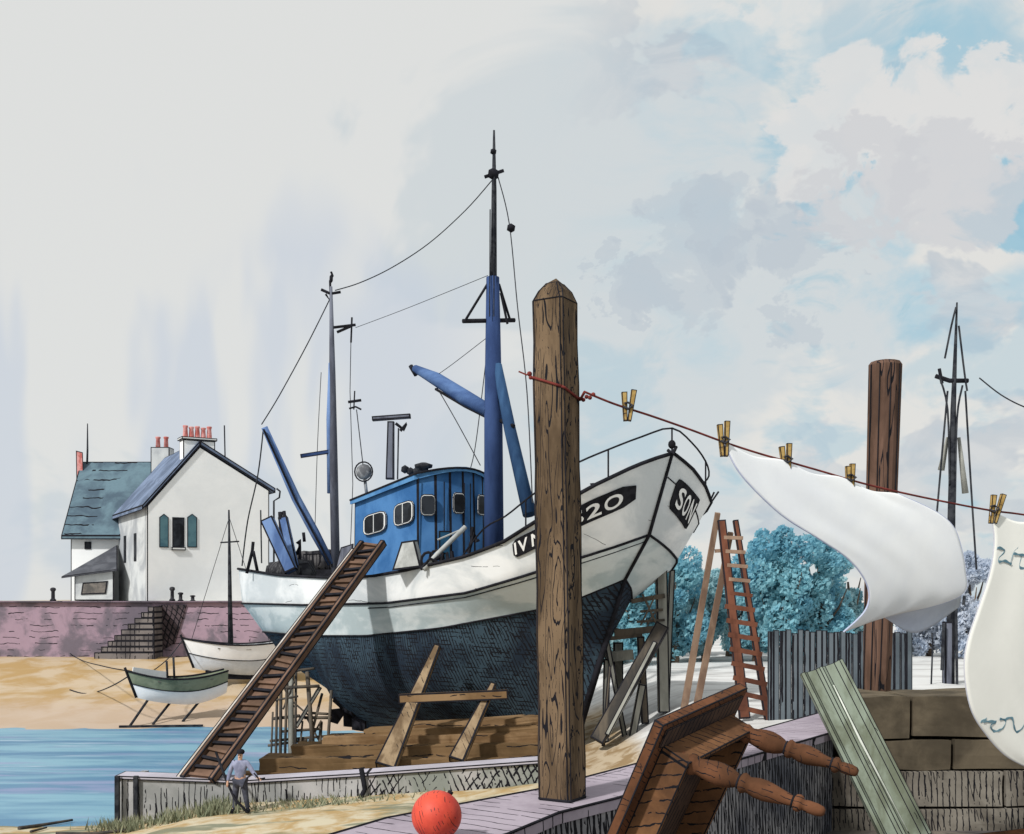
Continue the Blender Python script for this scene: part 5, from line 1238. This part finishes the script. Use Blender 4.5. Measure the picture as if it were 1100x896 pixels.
tbox('apron', TLn - .19, TLn - .16, .10, TWn - .10, .064, .24, TBL)
tbox('apron', .193, TLn - .193, .10, .13, .064, .24, TBL)
tbox('apron', .193, TLn - .193, TWn - .13, TWn - .10, .064, .24, TBL)
tbox('underside_board', .193, TLn - .193, .133, TWn - .133, .064, .070, TBD, 0)
tbox('edge_batten', .04, .155, .05, TWn - .05, .064, .075, TBD, .004)
def tleg(l, w_, ll=.90):
    m = MB(); a_ = TP(l, w_, .05); b_ = a_ + LEGD * ll
    pf = [(0, .048), (.10, .054), (.14, .052), (.155, .038), (.17, .040), (.185, .058), (.205, .062), (.22, .056), (.24, .046), (.28, .054), (.33, .064), (.38, .066), (.43, .058), (.47, .044), (.485, .034), (.495, .036), (.505, .052), (.52, .058), (.535, .052), (.55, .044), (.60, .056), (.65, .058), (.70, .050), (.76, .038), (.81, .029), (.82, .031), (.83, .044), (.85, .048), (.865, .042), (.875, .028), (.90, .033), (.95, .034), (.985, .028), (1, .016)]
    m.lathe(a_, b_, pf, 16)
    lg = m.build('leg', TBE, tb)
    for t_ in (.16, .49, .815):
        m = MB(); c = a_.lerp(b_, t_); rr = {.16: .038, .49: .034, .815: .029}[t_]; q = [c + (LEGD.orthogonal().normalized() * math.cos(k * .524) + LEGD.cross(LEGD.orthogonal().normalized()) * math.sin(k * .524)) * (rr + .003) for k in range(13)]; m.tube(q, .006, 5); m.build('ring_groove', INK, lg)
for l, w_ in ((.23, .15), (.23, TWn - .17), (TLn - .23, .15), (TLn - .23, TWn - .15)): tleg(l, w_, .84 if w_ > .5 else .92)

# green weathered trough board
GBD = wash('green_board', (134, 144, 130), (104, 110, 94), 1.6, stretch=(2.2, 2.2, .5), hatches=[((1, .1, .45), .14, .02, .9, .3)], edge=(.36, .64), fine=.1)
GBP = wash('worn_white', (206, 210, 200), (176, 184, 170), 4)
gbd = thing('weathered_board', 'weathered green grey grooved board leaning against the pier end', 'board', V((4.5, 12.4, 3.2)))
gt0, gb0 = at(882, 717, 13.55), at(976, 905, 12.55); gdv = (gb0 - gt0).normalized(); gsx = V((1, -.12, 0)); gsx = (gsx - gdv * gdv.dot(gsx)).normalized(); gnn = gsx.cross(gdv).normalized()
if gnn.y > 0: gnn = -gnn
prof = [(-.275, .05), (-.225, .055), (-.19, .012), (-.07, .0), (-.03, .03), (.01, .03), (.05, .0), (.17, .004), (.235, .05), (.275, .05)]
m = MB(); fr_ = [gt0 + gsx * x + gnn * y for x, y in prof]; bkp = [gt0 + gsx * x - gnn * .03 for x in (.275, -.275)]
m.prism(fr_ + bkp, gb0 - gt0); m.build('plank', GBD, gbd, ink=.006)
m = MB(); m.tube([gt0.lerp(gb0, .12) + gsx * .03 + gnn * .036, gt0.lerp(gb0, .45) + gsx * .02 + gnn * .036, gt0.lerp(gb0, .95) + gsx * .04 + gnn * .036], [.008, .016, .006], 6); m.build('worn_ridge', GBP, gbd)
# red board at the yard wall foot
m = MB(); m.beam(V((5.2, 12.6, 3.24)), V((6.4, 12.9, 3.30)), .3, .06); tag(m.build('loose_board', TBE, ink=.012), 'reddish brown board lying at foot of the stone wall', 'board')

# red ball float
m = MB(); rb = .17; c = pd(469, 903); c = V((c.x, c.y, ZD + rb)); 
fl = thing('float_ball', 'round red float resting on the lilac pier planks', 'float', c - V((0, 0, rb)))
m.ball(c, rb, 4); m.build('shell', wash('float_red', (206, 76, 56), (184, 58, 46), 4, rough=.55, spec=.3, hatches=[((.9, -.2, .35), .022, .07, .6, .42)]), fl)
m = MB(); d = V((.5, .3, .81)).normalized(); m.tube([c + d * rb * .97, c + d * (rb + .02)], .02, 8); m.build('plug', INK, fl)
